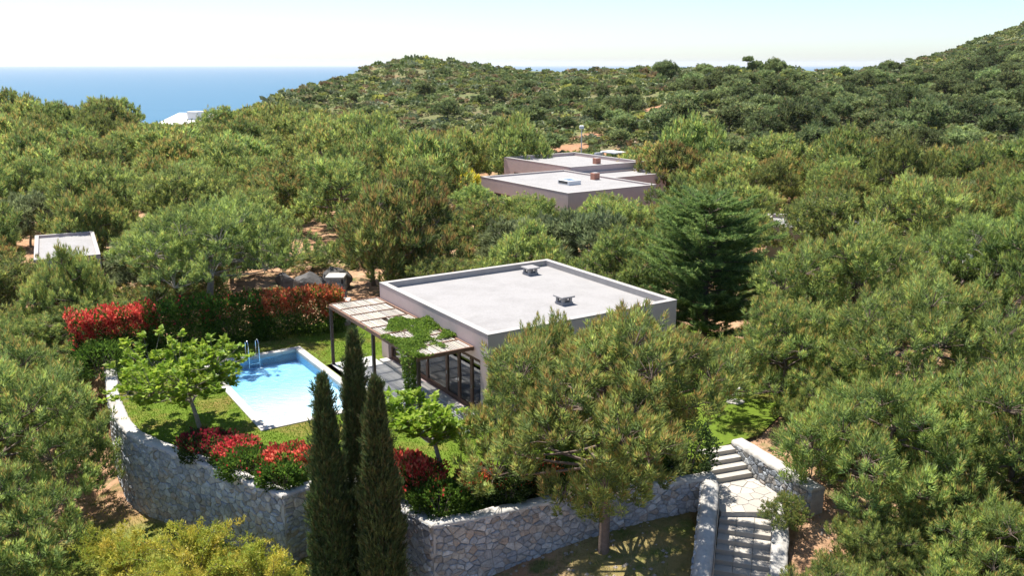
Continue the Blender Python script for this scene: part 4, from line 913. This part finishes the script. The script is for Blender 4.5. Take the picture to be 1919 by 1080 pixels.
# ------------------------------------------------------------------ other buildings
def flat_house(root, x0, x1, y0, y1, z0, zr, pw=.3, par=.28, windows=(), wallm='stucco'):
    """flat-roofed volume in the root's frame: four walls, roof, parapet cap, windows (side, a, b, za, zb)"""
    top = zr + par
    for nm, (a, b, c, d) in (('f', (x0, x1, y0, y0 + pw)), ('b', (x0, x1, y1 - pw, y1)), ('l', (x0, x0 + pw, y0 + pw, y1 - pw)), ('r', (x1 - pw, x1, y0 + pw, y1 - pw))):
        mb = MB(); mb.box((a, c, z0), (b, d, top)); mb.build('wall', M[wallm], root)
    mb = MB(); mb.box((x0 + pw, y0 + pw, zr - .25), (x1 - pw, y1 - pw, zr)); mb.build('roof', M['roof'], root)
    o = .012; mb = MB(); z1, z2 = top + .002, top + .045
    mb.box((x0 - o, y0 - o, z1), (x1 + o, y0 + pw + o, z2)); mb.box((x0 - o, y1 - pw - o, z1), (x1 + o, y1 + o, z2)); mb.box((x0 - o, y0 + pw + o, z1), (x0 + pw + o, y1 - pw - o, z2)); mb.box((x1 - pw - o, y0 + pw + o, z1), (x1 + o, y1 - pw - o, z2)); mb.build('parapet_cap', M['cap'], root)
    for side, a, b, za, zb in windows:
        w = MB(); g = MB(); e = .03
        if side == 'f': w.box((a, y0 - e, za), (b, y0 - .002, zb)); g.box((a + .08, y0 - e - .006, za + .08), (b - .08, y0 - e - .001, zb - .08))
        else: w.box((x1 + .002, a, za), (x1 + e, b, zb)); g.box((x1 + e + .001, a + .08, za + .08), (x1 + e + .006, b - .08, zb - .08))
        wo = w.build('window', M['wood'], root); g.build('pane', M['glassdark'], wo)
M['glassdark'] = mat('dark_window', (0.03, 0.035, 0.04), 0.05, 0.6)
fh = empty('far_house', (-.88, 98.4, gzf(2, 90)), math.atan2(-.83, .56), 'distant pink house with two stepped white flat roofs among the pines', 'house')
flat_house(fh, 0, 12, 0, 9.8, -1, 3.4, .32, .30, (('f', 2, 4, .6, 2.3), ('f', 6, 9, .2, 2.4)))
flat_house(fh, 11.7, 25.0, -10.3, -.6, -1, 3.36, .25, .10, (('f', 14, 16.5, .3, 2.3), ('f', 19, 21, .3, 2.3), ('r', -8, -6, .6, 2.2)))
flat_house(fh, 12.01, 17, .0, 8.2, -1, 2.9, .28, .18)
for x, y, z in ((8.6, 6.1, 3.4), (18.5, -2.2, 3.36)):
    b = MB(); b.bbox((x - .32, y - .32, z - .01), (x + .32, y + .32, z + .6), .03); c = b.build('chimney', M['terracotta'], fh); b = MB(); b.box((x - .25, y - .25, z + .602), (x + .25, y + .25, z + .64)); b.build('chimney_cap', M['cap'], c)
b = MB(); b.bbox((18.9, -6.8, 3.35), (20.5, -5.4, 3.75), .03); sk = b.build('skylight', M['white'], fh); b = MB(); b.box((19.05, -6.81, 3.45), (20.35, -6.803, 3.7)); b.box((19.1, -6.6, 3.752), (20.3, -5.6, 3.756)); b.build('pane', M['glassdark'], sk)
b = MB(); b.bbox((-2.5, 6, 2.5), (-.02, 8.3, 2.62), .02); b.build('canopy', M['wood'], fh)
b = MB(); b.bbox((3.0, 11.2, 3.9), (5.6, 12.9, 4.05), .02); b.box((3.1, 10.25, -1), (3.3, 11.5, 3.9)); b.box((5.3, 12.6, -1), (5.5, 12.8, 3.9)); b.build('rear_canopy', M['white'], fh)

lh = empty('garden_house', (-30.5, 55.9, gzf(-28, 52)), math.atan2(-.89, .455), 'small building with white flat roof among pines at the left', 'house')
flat_house(lh, 0, 8.2, 0, 3.4, -.8, 3.3, .2, .12, (('f', 2, 3.2, .5, 2.2), ('f', 5, 6, .5, 2.2)))
zz = gzf(-76, 200)
ch = empty('coast_house', (-79.5, 203, zz), -.35, 'white roofed house far off by the sea above the wood', 'house')
zr = -zz; mb = MB(); mb.box((0, 0, -3), (9.5, 7, .6 + zr)); mb.build('wall', M['white'], ch)
mb = MB(); mb.add([(-.4, -.5, .65 + zr), (9.9, -.5, .65 + zr), (9.9, 7.5, 2.7 + zr), (-.4, 7.5, 2.7 + zr), (-.4, -.5, .45 + zr), (9.9, -.5, .45 + zr), (9.9, 7.5, 2.5 + zr), (-.4, 7.5, 2.5 + zr)], [(0, 1, 2, 3), (7, 6, 5, 4), (0, 4, 5, 1), (1, 5, 6, 2), (2, 6, 7, 3), (3, 7, 4, 0)]); mb.build('roof', M['white'], ch)
mb = MB(); mb.bbox((5.4, 3, 1 + zr), (8.4, 6, 3.3 + zr), .05); mb.build('roof_room', M['white'], ch)
mb = MB(); mb.box((2, -.03, -.6 + zr), (3.4, -.002, .3 + zr)); mb.build('window', M['glassdark'], ch)
rh = empty('side_house', (18.4, 62.6, -.7), math.atan2(-.25, .97), 'pinkish flat house half hidden by pines right of the dark conifer', 'house')
flat_house(rh, 0, 11.5, 0, 6, -.5, 2.9, .28, .25, (('f', 1.4, 3.0, .2, 2.3), ('f', 4.6, 6.2, .2, 2.3), ('f', 8, 10, .2, 2.3)))
b = MB(); b.bbox((7.2, -2.0, 2.15), (11.4, -.035, 2.27), .02); c = b.build('porch_roof', M['terracotta'], rh); b = MB(); b.box((7.3, -1.9, -.3), (7.44, -1.76, 2.148)); b.box((11.1, -1.9, -.3), (11.24, -1.76, 2.148)); b.build('porch_post', M['wood'], c)
eh = empty('east_house', (24.6, 47.0, -.2), math.atan2(-.35, .94), 'shaded stone coloured house behind the broad pine at the right edge', 'house')
flat_house(eh, 0, 10, 0, 7, -.5, 2.9, .28, .25, (('f', .8, 2.2, .1, 2.2), ('f', 3.6, 4.6, .1, 2.2), ('f', 6, 8, .4, 2.2)))
# low garden wall at the right, stone piers and boulders behind the hedge
gw2 = empty('garden_wall', (0, 0, 0), 0, 'low grey rubble wall in shade at the right below the shaded house', 'wall')
stone_wall(gw2, [WallFace(smooth_path([(20.6, 43.2), (22.3, 42.2), (24.6, 41.9)]), lambda u: 1.15, lambda u: -.1)], thick=.4, seed=31, max_parts=90)
def rock_mesh(seed, c=(1, 1, 1)):
    rs = np.random.RandomState(seed); import bmesh as bm_
    bm = bm_.new(); bm_.ops.create_icosphere(bm, subdivisions=3, radius=1); V = np.array([v.co[:] for v in bm.verts]); F = np.array([[v.index for v in f.verts] for f in bm.faces]); bm.free()
    k = 1 + .16 * np.sin(V[:, 0] * 3 + seed) * np.cos(V[:, 1] * 4) + .1 * np.sin(V[:, 2] * 6 + V[:, 0] * 5 + seed) + .03 * rs.normal(size=len(V)); V = V * k[:, None]
    for q in range(7):
        d = rdir(rs, 1)[0]; h = rs.uniform(.55, .85); m = V @ d - h; V = V - np.maximum(m, 0)[:, None] * d * .9
    return MB().add(V, F, c).mesh('rock', M['boulder'])
for k, (x, y, s, lb) in enumerate(((-12.6, 53.0, 1.15, 'large grey boulder behind the hedge left of the stone pier'), (-11.2, 54.6, 1.1, 'smaller grey boulder behind the stone pier'), (-14.3, 54.6, .8, 'grey boulder leftmost of three behind the hedge'))):
    o = link('boulder', rock_mesh(k + 1), None, (x, y, .35 * s), lb, 'boulder', 'boulders behind the hedge'); o.scale = (s, s * .8, s * .8)
for (x, y, w, h, lb, sd) in ((-10.1, 49.6, .95, 1.9, 'square rubble stone pier at the right end of the hedge', 41), (-9.2, 46.6, .7, 1.25, 'low stone pier between hedge and pergola', 42)):
    pr = empty('stone_pier', (0, 0, 0), 0, lb, 'pier'); q = w / 2; c4 = [(x - q, y + q), (x - q, y - q), (x + q, y - q), (x + q, y + q)]
    for a, b_ in zip(c4[:-1], c4[1:]):
        stone_wall(pr, [WallFace(np.array([a, (np.array(a) + b_) / 2, b_]), lambda u: h, lambda u: -.1)], thick=.1, cap=False, seed=sd, du=.34, dv=.24); sd += 7
    b = MB(); b.bbox((x - q - .06, y - q - .06, h), (x + q + .06, y + q + .06, h + .12), .03); b.build('pier_cap', M['walltop'], pr)
# neighbouring pool glimpsed through the trees
npo = empty('neighbour_pool', (-14.6, 65.6, 0), math.atan2(-.27, .96), 'neighbouring blue pool glimpsed through the pines behind the villa', 'pool')
b = MB(); b.bbox((0, 0, -.1), (11.5, .4, .07), .02); b.bbox((0, 4.6, -.1), (11.5, 5, .07), .02); b.bbox((0, .4, -.1), (.4, 4.6, .07), .02); b.bbox((11.1, .4, -.1), (11.5, 4.6, .07), .02); b.build('coping', M['coping'], npo)
b = MB(); b.box((.4, .4, -.2), (11.1, 4.6, .01), (.16, .48, .68)); b.build('water', M['tile'], npo)
# lamp mast by the far house, lounger at the left
lm = empty('lamp_mast', (8.9, 115, gzf(8.9, 115)), 0, 'slim white lamp mast standing behind the far house', 'lamp post'); zt = 5.7 - gzf(8.9, 115)
b = MB(); b.tube([(0, 0, -.2), (0, 0, zt)], [.09, .06], 8); b.build('pole', M['white'], lm); b = MB(); b.bbox((-.28, -.28, zt), (.28, .28, zt + .42), .06); b.build('lamp_head', M['white'], lm)
lg = empty('sun_lounger', (-24.1, 46.0, gzf(-24.1, 46.0)), .5, 'white sun lounger among the bushes at the left', 'lounger')
b = MB(); b.bbox((-.3, -.7, .32), (.3, .5, .40), .02); b.build('seat', M['white'], lg); b = MB(); b.add([(-.3, .5, .34), (.3, .5, .34), (.3, .98, .85), (-.3, .98, .85), (-.3, .55, .30), (.3, .55, .30), (.3, 1.03, .81), (-.3, 1.03, .81)], [(0, 1, 2, 3), (7, 6, 5, 4), (0, 4, 5, 1), (2, 6, 7, 3), (1, 5, 6, 2), (0, 3, 7, 4)]); b.build('backrest', M['white'], lg)
for sx in (-.25, .25):
    for sy in (-.6, .4): b = MB(); b.box((sx - .02, sy - .02, -.1), (sx + .02, sy + .02, .32)); b.build('leg', M['white'], lg)
# stepping stones
r = random.Random(12)
for x, y, lb in ((3.1, 33.05, 'leftmost'), (3.42, 32.6, 'nearest'), (3.85, 33.15, 'rightmost'), (3.45, 33.5, 'farthest')):
    n = 9; rad = [.24 * r.uniform(.8, 1.15) for _ in range(n)]; b = MB(); b.prism([(rad[k] * math.cos(k * 6.283 / n), rad[k] * math.sin(k * 6.283 / n)) for k in range(n)], -.02, .035)
    b.build('stepping_stone', M['coping'], None, label=lb + ' of four pale stepping stones in the lawn by the large pine', cat='stone', group='stepping stones in the lawn', loc=(x, y, 0))
for k, (x, y, lb) in enumerate(((9.7, 36.6, 'farthest'), (9.55, 35.8, 'middle'), (9.35, 35.0, 'nearest'))):
    n = 8; rad = [.42 * r.uniform(.8, 1.15) for _ in range(n)]; b = MB(); b.prism([(rad[k] * math.cos(k * 6.283 / n), rad[k] * .8 * math.sin(k * 6.283 / n)) for k in range(n)], -.02, .04)
    b.build('path_stone', M['coping'], None, label=lb + ' of three pale path stones between villa and right pines', cat='stone', group='path stones right of the villa', loc=(x, y, 0))
# sunlit path beyond the conifer
b = MB(); b.add([(15.2, 58.2, .03), (18.4, 57.4, .03), (19.6, 59.2, .03), (16.2, 59.8, .03)], [(0, 1, 2, 3)]); b.build('garden_path', mat('pink_paving', (.52, .40, .36), .9, .1, .15, 3), None, kind='structure')
b = MB(); b.add([(16.4, 60.0, .02), (19.6, 59.4, .02), (20.2, 61.6, .02), (17, 62.2, .02)], [(0, 1, 2, 3)]); b.build('side_lawn', M['lawn'], None, kind='structure')

# ------------------------------------------------------------------ the wood
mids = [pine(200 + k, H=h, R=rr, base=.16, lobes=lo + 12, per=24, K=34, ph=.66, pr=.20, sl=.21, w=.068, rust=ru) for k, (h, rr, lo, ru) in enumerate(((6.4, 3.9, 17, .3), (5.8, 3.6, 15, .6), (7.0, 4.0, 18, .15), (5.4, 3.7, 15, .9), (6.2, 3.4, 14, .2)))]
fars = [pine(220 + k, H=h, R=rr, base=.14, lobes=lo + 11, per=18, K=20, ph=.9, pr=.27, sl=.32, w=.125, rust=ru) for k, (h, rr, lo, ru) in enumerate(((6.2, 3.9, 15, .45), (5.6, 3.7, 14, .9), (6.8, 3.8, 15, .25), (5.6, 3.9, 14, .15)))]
OLG = np.array([(0.18, 0.22, 0.10), (0.23, 0.27, 0.135), (0.15, 0.19, 0.075)])
olive = pine(240, H=4.2, R=3.0, base=.12, lobes=24, per=16, K=40, ph=.5, pr=.26, sl=.2, w=.08, rust=0, old=OLG * .55, new=OLG, up=.35, bark='bark_grey')
# places that stay free of trunks (x, y, radius)
FREE = [(0.5, 38, 8.2), (-8, 37, 9), (-17, 42.3, 3.2), (-12, 44.5, 3), (-16, 45, 4.5), (-12.5, 53, 2.6), (-10, 50, 2.2), (9.6, 42.6, 4.2), (15.4, 39, 5.4), (17, 58.5, 3.2), (20.5, 61.5, 3.0), (24.5, 63.5, 4.5), (28, 64, 3), (28, 48, 4.5), (31, 49, 4), (22.5, 42, 3),
        (-28, 53, 3.6), (-26, 49.8, 2.6), (-21.9, 44, 4.6), (-25.2, 41.5, 4.2), (-22, 36, 4), (-11.8, 66.6, 1.5), (-8.5, 65.8, 1.5), (-5.5, 65.0, 1.5), (-78, 203, 7)]
def in_far_house(x, y):
    dx, dy = x + .88, y - 98.4; a = dx * .56 - dy * .83; b_ = dx * .83 + dy * .56
    return (-2.5 < a < 13 and -2.5 < b_ < 12) or (9.5 < a < 28.8 and -12.6 < b_ < 9.5)
# view lines kept open: (direction from, to, distance, height above datum)
OPEN = [(-.048, .104, 72, 3.6), (-.035, .07, 84, 3.0), (.08, .118, 90, 2.8), (-.555, -.50, 48.5, 3.35), (.268, .305, 57, .4), (.316, .326, 62, 1.2), (.415, .425, 63.5, 2.2), (-.206, -.196, 65, .3), (-.075, -.062, 63.5, .25), (-.06, -.045, 93, 1.6), (.062, .085, 115, 2.5), (-.42, -.345, 200, 1.0), (-.25, -.185, 52, 1.0), (-.33, -.255, 52, .6), (.09, .118, 135, 1.0)]
def hcap(x, y, R):
    h = 99.; s = x / y
    for a, b_, d, zt in OPEN:
        if y < d + .5 and a - .55 * R / y < s < b_ + .55 * R / y: h = min(h, 13.8 - (13.8 - zt) * y / d)
    return h - gzf(x, y)
ZONES = [(lambda s, y: y < 66 and s < -.20, 'bushy pine in the near wood left of the pool'), (lambda s, y: y < 66 and s < .12, 'bushy pine in the row right behind the villa'), (lambda s, y: y < 66, 'bushy pine in the near wood right of the dark conifer'),
         (lambda s, y: y < 100 and s < -.40, 'pine in the middle wood near the left picture side'), (lambda s, y: y < 82 and s < -.20, 'pine in the middle wood above the white garden house'), (lambda s, y: y < 100 and s < -.20, 'pine in the middle wood left of the yellow bush'), (lambda s, y: y < 100 and s < -.03, 'pine in the wood left of the distant stepped house'), (lambda s, y: y < 80 and s < .16, 'low pine before the distant stepped house'), (lambda s, y: y < 82 and s >= .1, 'rusty green pine in the wood above the side house'), (lambda s, y: y < 100 and s >= .1, 'rusty green pine level with and right of the distant house'),
         (lambda s, y: s < -.42, 'small far pine at the wood edge by the left picture side'), (lambda s, y: s < -.31, 'small far pine in the wood below the white coast house'), (lambda s, y: s < -.20, 'small far pine at the wood edge below the left hill foot'), (lambda s, y: s < .16, 'small far pine at the wood edge below the round hill'), (lambda s, y: True, 'small far pine at the wood edge below the right hillside')]
def forest():
    r = random.Random(77); pts = [(3.45, 26, 3), (15.4, 39, 5), (10.9, 33.6, 3), (15.6, 31.6, 4), (18.8, 28.5, 3)]; out = []; tries = 0
    for q in ((-6.6, 51.2, 2.5), (-3.0, 53.2, 2.6), (0.8, 55.2, 2.5), (4.6, 53.4, 2.6), (-8.9, 55.4, 2.4), (-5.8, 57.6, 2.5), (-13.6, 59.2, 2.7), (-10.4, 60.6, 2.5), (-18.2, 56.0, 2.8), (-22.5, 52.5, 2.8), (-1.6, 59.0, 2.6), (20.6, 57.6, 2.3), (26.2, 59.0, 2.6), (31.0, 60, 2.6)): pts.append(q); out.append(q)
    while tries < 16000:
        tries += 1; s = r.uniform(-.66, .66); y = math.sqrt(r.uniform(40 ** 2, 172 ** 2)); x = s * y; d1 = float(np.interp(s, RS, D1))
        if y > d1 + 3 or (y < 47 and -.40 < s < .40) or (y < 44 and s < -.40 and x > -23): continue
        rad = r.uniform(2.1, 2.65) + (.3 if y > 75 else 0) + (.25 if y > 95 else 0) + (.35 if y > 120 else 0)
        if any((x - a) ** 2 + (y - b_) ** 2 < (c) ** 2 for a, b_, c in FREE) or in_far_house(x, y): continue
        if any((x - a) ** 2 + (y - b_) ** 2 < (rad + c) ** 2 for a, b_, c in pts): continue
        pts.append((x, y, rad)); out.append((x, y, rad))
    out.sort(key=lambda t: t[1]); n = 0
    for x, y, rad in out:
        cap = hcap(x, y, rad * 1.3); far = y > 84; L = fars if far else mids; k = r.randrange(len(L)); p = L[k]; sc_ = (rad + (.3 if y < 75 else 0)) / 2.85 * r.uniform(.82, 1.15)
        H0 = (6.2, 5.6, 6.8, 5.6)[k] if far else (6.4, 5.8, 7.0, 5.4, 6.2)[k]; szf = r.uniform(.78, 1.28); name = 'pine_tree'
        if r.random() < .11 and y < 110: p = olive; H0 = 4.2; name = 'olive_tree'
        if H0 * sc_ * szf > cap:
            szf = cap / (H0 * sc_)
            if szf < .45: sc_ *= max(.3, szf / .45); szf = cap / (H0 * sc_)
            if cap < .9: continue
        s = x / y
        lb = next(t for f, t in ZONES if f(s, y)); lb2 = lb if name == 'pine_tree' else lb.replace('pine', 'grey green olive', 1).replace('rusty green', '')
        plant(p, name, x, y, sc_, r.uniform(0, 6.28), lb2, 'tree', lb2.replace(' pine', ' pines', 1).replace(' olive', ' olives', 1) if not lb2.startswith('pine') else lb2.replace('pine', 'pines', 1), None, sc_ * szf); n += 1
    print('forest', n)
forest()

# ------------------------------------------------------------------ hillside trees and scrub
HT = np.array([(0.120, 0.180, 0.070), (0.175, 0.235, 0.088), (0.235, 0.290, 0.095), (0.21, 0.245, 0.125)])
hills = [pine(260 + k, H=h, R=rr, base=.22, lobes=lo + 8, per=10, K=22, ph=.8, pr=.42, sl=.36, w=.2, rust=.05, old=HT[:3] * g * .75, new=HT * g, up=.6, flat=.95) for k, (h, rr, lo, g) in enumerate(((5.2, 3.6, 13, .9), (4.4, 3.2, 12, 1.1), (5.8, 4.0, 14, .75), (4.0, 3.4, 11, 1.2)))]
def hill_trees():
    r = random.Random(5); pts = []; n = 0; tries = 0
    while tries < 9000 and n < 250:
        tries += 1; s = r.uniform(-.32, .63); y = math.sqrt(r.uniform(112 ** 2, 300 ** 2)); x = s * y; d1, rd = float(np.interp(s, RS, D1)), float(np.interp(s, RS, RD))
        if y < d1 + 12 or y > rd - 1: continue
        f = (y - d1) / (rd - d1)
        dens = (.9 if s > .2 else .22 + (s > .02) * .3) * (1 if s > .16 else max(0, 1.0 - 1.2 * f))
        if s > .42: dens *= max(.25, 1.15 - f)
        if .17 < s < .40 and f > .8: dens = 1
        if r.random() > dens: continue
        if any(math.hypot((x - a) / e, y - b_) < c * .8 for a, b_, c, e in SCREE): continue
        rad = r.uniform(2.1, 3.2) if s > .16 else r.uniform(1.6, 2.4)
        if any((x - a) ** 2 + (y - b_) ** 2 < (rad + c) ** 2 for a, b_, c in pts): continue
        pts.append((x, y, rad)); sc_ = rad / 2.6 * r.uniform(.85, 1.15) * (1 - .38 * max(0, f - .45) / .55)
        band = 'low' if f < .36 else ('halfway up' if f < .7 else 'high')
        if s > .16: lb = 'dark round tree %s on the right hillside, %s' % (band, 'towards the round hill' if s < .28 else ('below the skyline trees' if s < .42 else 'towards the right picture edge'))
        else: lb = 'dark tree %s on the %s' % (band, 'round scrubby hill' if s < .02 else 'saddle between round hill and right hillside')
        plant(hills[r.randrange(4)], 'hill_tree', x, y, sc_, r.uniform(0, 6.28), lb, 'tree', lb.replace('tree', 'trees', 1), None, sc_ * r.uniform(.75, 1.0)); n += 1
    print('hill trees', n)
hill_trees()
def umbrella(x, y, s, lb): plant(UMB, 'umbrella_pine', x, y, s, 1.0, lb, 'tree')
UMB = pine(280, H=6.5, R=2.6, base=.62, lobes=16, per=9, K=22, ph=.7, pr=.36, sl=.34, w=.18, rust=0, old=HT[:3] * .5, new=HT * .8, lobe_r=.32)
ux = (1402 - 960) / 1665 * .97; umbrella(ux * 238, 238, .62, 'lone umbrella pine standing clear on the skyline'); ux = (1452 - 960) / 1665 * .97
plant(hills[0], 'hill_tree', ux * 232, 232, .85, 2, 'broad round tree on the skyline right of the lone umbrella pine', 'tree')

def scrub():
    rs = np.random.RandomState(17); protos = []
    for k in range(6):
        n = 30; o = rdir(rs, n, -.1); P = o * np.array([.5, .5, .42]) * rs.uniform(.55, 1.05, n)[:, None] + np.array([0, 0, .18]); A = nz(o + np.array([0, 0, .6]) + rs.normal(0, .4, (n, 3))); y = nz(np.cross(A, rdir(rs, n))); S = rs.uniform(.22, .40, n)[:, None]
        V = np.stack([P - A * S * .4, P + y * S * .5, P + A * S * .6, P - y * S * .5], 1).reshape(-1, 3); i = np.arange(n) * 4; protos.append((V, np.concatenate([np.stack([i, i + 1, i + 2], -1), np.stack([i, i + 2, i + 3], -1)])))
    N = 50000; s = rs.uniform(-.40, .66, N); y = np.sqrt(rs.uniform(105 ** 2, 455 ** 2, N)); x = s * y; d1, rd = np.interp(s, RS, D1), np.interp(s, RS, RD); k = (y > d1 + 3) & (y < rd + 6)
    for a, b_, c, e in SCREE: k &= np.hypot((x - a) / e, y - b_) > c * rs.uniform(.55, .95, N)
    k &= wob(x, y, .18, 71) + .6 * wob(x, y, .5, 72) > rs.uniform(-1.7, .2, N)
    x, y = x[k], y[k]; z = gz(x, y); n = len(x); sz = rs.gamma(3, .36, n) * 1.0 + .45; sz = np.clip(sz, .6, 4.2); a = rs.uniform(0, 6.283, n)
    tone = np.array([(.19, .23, .085), (.15, .195, .07), (.27, .29, .09), (.24, .215, .105), (.23, .26, .14), (.29, .21, .11), (.34, .34, .08)])
    ti = rs.choice(7, n, p=[.26, .25, .15, .12, .12, .06, .04]); col = tone[ti] * rs.uniform(.75, 1.25, n)[:, None]; mb = MB(); pk = rs.randint(0, 6, n)
    for q in range(6):
        V, F = protos[q]; m = pk == q; c, s_ = np.cos(a[m]), np.sin(a[m]); nV = len(V)
        X = (V[None, :, 0] * c[:, None] - V[None, :, 1] * s_[:, None]) * sz[m][:, None] + x[m][:, None]; Y = (V[None, :, 0] * s_[:, None] + V[None, :, 1] * c[:, None]) * sz[m][:, None] + y[m][:, None]; Z = V[None, :, 2] * (sz[m] * rs.uniform(.6, 1.0, m.sum()))[:, None] + z[m][:, None]
        VV = np.stack([X, Y, Z], -1).reshape(-1, 3); FF = (F[None] + (np.arange(m.sum()) * nV)[:, None, None]).reshape(-1, 3); C = np.repeat(col[m], nV, 0) * np.repeat(rs.uniform(.75, 1.25, m.sum() * nV // 4), 4)[:, None]; mb.add(VV, FF, C)
    mb.build('hillside_scrub', M['scrub'], None, label='low olive green scrub covering the hills', cat='scrub', kind='stuff'); print('scrub', n)
scrub()

# ------------------------------------------------------------------ foreground bushes and ground cover
def broom(x, y, z, R, H, seed, label, n=70):
    rs = np.random.RandomState(seed); root = empty('broom_bush', (x, y, z), 0, label, 'bush'); st = MB(); mb = MB()
    G = np.array([(0.33, 0.38, 0.05), (0.48, 0.44, 0.06), (0.20, 0.28, 0.045), (0.52, 0.40, 0.07)])
    for k in range(n):
        a = rs.uniform(0, 6.283); L = R * rs.uniform(.4, 1.1) * (1.35 if k % 9 == 0 else 1); h = H * rs.uniform(.5, 1.05) * (1.1 - .45 * L / R); t = np.linspace(0, 1, 8); pts = np.stack([np.cos(a) * L * t ** 1.3, np.sin(a) * L * t ** 1.3, h * (1.9 * t - 1.05 * t * t)], -1) + rs.normal(0, .05, (8, 3)); pts[0] = (0, 0, -.1)
        st.tube(pts, np.linspace(.022, .004, 8), 4, cap=False); m = 130; tt = rs.uniform(.3, 1, m); P = np.stack([np.interp(tt, t, pts[:, i]) for i in range(3)], -1) + rs.normal(0, .07, (m, 3)); A = nz(rdir(rs, m, 0) + np.array([0, 0, .5])); g = crown_cols(rs, 1, G)[0]; col = crown_cols(rs, m, G) * .5 + g * .5
        spikes(mb, P, A, np.full(m, .12), 3, .035, col, col * 1.3, rs, (.4, 1.1), .8)
    st.build('stem', M['bark'], root); mb.build('foliage', M['scrub'], root)
broom(-10.0, 25.0, gzf(-10.0, 25.0), 2.3, 3.2, 1, 'large golden green broom bush at the foot of the left wall', 55)
broom(-12.9, 26.2, gzf(-12.9, 26.2), 1.7, 2.6, 2, 'smaller green broom bush left of the large golden one', 34)
broom(-7.6, 24.3, gzf(-7.6, 24.3), 1.6, 2.6, 3, 'sparse yellow broom bush left of the cypress feet', 26)
broom(-1.6, 22.6, gzf(-1.6, 22.6), .6, 1.7, 4, 'thin yellowish sprig at the bottom edge below the wall corner', 10)
shrub('yellow_bush', -5.0, 92.5, 1.7, 1.4, 2.6, 51, 1.0, 'bright yellow flowering bush left of the distant house', np.array([(.55, .50, .03), (.45, .44, .03), (.6, .5, .05)]), np.array([(.35, .36, .03), (.28, .3, .03), (.4, .4, .04)]), n=1800, z=gzf(-5, 92.5), cat='bush', ls=.28)
shrub('grey_bush', 22.6, 38.2, 1.5, 1.4, 2.6, 52, 0, 'grey green bush at the right picture edge', g=OLG * .9, n=6000, z=gzf(22.6, 38.2), cat='bush')
shrub('green_bush', -18.6, 38.3, 1.1, .9, 1.5, 53, 0, 'green bush at the far left corner of the lawn', g=HG, n=4200, cat='bush')
def ground_cover():
    rs = np.random.RandomState(23); n = 70000; X = rs.uniform(-24, 22, n); Y = rs.uniform(17, 33, n)
    dense = np.where(X < -5.5, .95, np.where((X > 0) & (X < 6.4), .32, .12)) * (.5 + .6 * sstep(-.4, .5, wob(X, Y, .9, 41)))
    k = ~inside(LAWN, X, Y) & (rs.uniform(0, 1, n) < dense) & ~((X > 5.0) & (X < 9.9) & (Y > 22) & (Y < 31))
    d = np.min(np.hypot(X[k][:, None] - np.concatenate([P1, P2, P3])[None, ::6, 0], Y[k][:, None] - np.concatenate([P1, P2, P3])[None, ::6, 1]), axis=1); X, Y = X[k][d > .35], Y[k][d > .35]
    mb = MB(); m = rs.uniform(0, 1, len(X)) < .6; Z = gz(X, Y)
    blades(mb, X[m], Y[m], Z[m] - .02, .20, .03, (.10, .15, .03), (.18, .21, .04), rs, .7); blades(mb, X[~m], Y[~m], Z[~m] - .02, .24, .028, (.26, .22, .08), (.34, .28, .12), rs, .7)
    q = (X < -9) & (rs.uniform(0, 1, len(X)) < .06); blades(mb, X[q], Y[q], Z[q] + .22, .06, .09, (.6, .48, .03), (.7, .55, .04), rs, .5)
    mb.build('wild_grass', M['grass'], None, label='wild grass and yellow flowers below the wall', cat='grass', kind='stuff')
    mb = MB(); n = 1500; X = rs.uniform(-6, 16, n); Y = rs.uniform(18, 30, n); k = ~inside(LAWN, X, Y) & ~((X > 5.0) & (X < 9.9) & (Y > 22)); X, Y = X[k], Y[k]; Z = gz(X, Y)
    for x, y, z in zip(X, Y, Z):
        s = rs.uniform(.03, .10); V = rdir(rs, 6) * s * np.array([1, 1, .6]); V = np.concatenate([V, [[0, 0, s * .7], [s, 0, 0], [-s, 0, 0], [0, s, 0], [0, -s, 0]]]) + np.array([x, y, z]); g = rs.uniform(.7, 1.1)
        mb.add(V[6:], [(0, 1, 3), (0, 3, 2), (0, 2, 4), (0, 4, 1)], np.array((.34, .29, .24)) * g)
    mb.build('pebbles', M['stone'], None, label='loose stones and clods on the bare slope', cat='stones', kind='stuff')
ground_cover()

# ------------------------------------------------------------------ haze over land and sea
hm = bpy.data.materials.new('sea_haze'); hm.use_nodes = True; N = hm.node_tree.nodes; N.remove(N['Principled BSDF'])
pv = N.new('ShaderNodeVolumePrincipled'); pv.inputs['Color'].default_value = (0.93, 0.96, 1.0, 1); pv.inputs['Density'].default_value = 0.00003; pv.inputs['Anisotropy'].default_value = 0.2
hm.node_tree.links.new(pv.outputs[0], N['Material Output'].inputs['Volume'])
b = MB(); b.box((-43000, -43000, -106), (43000, 43000, 75)); b.build('haze', hm, None, kind='stuff')
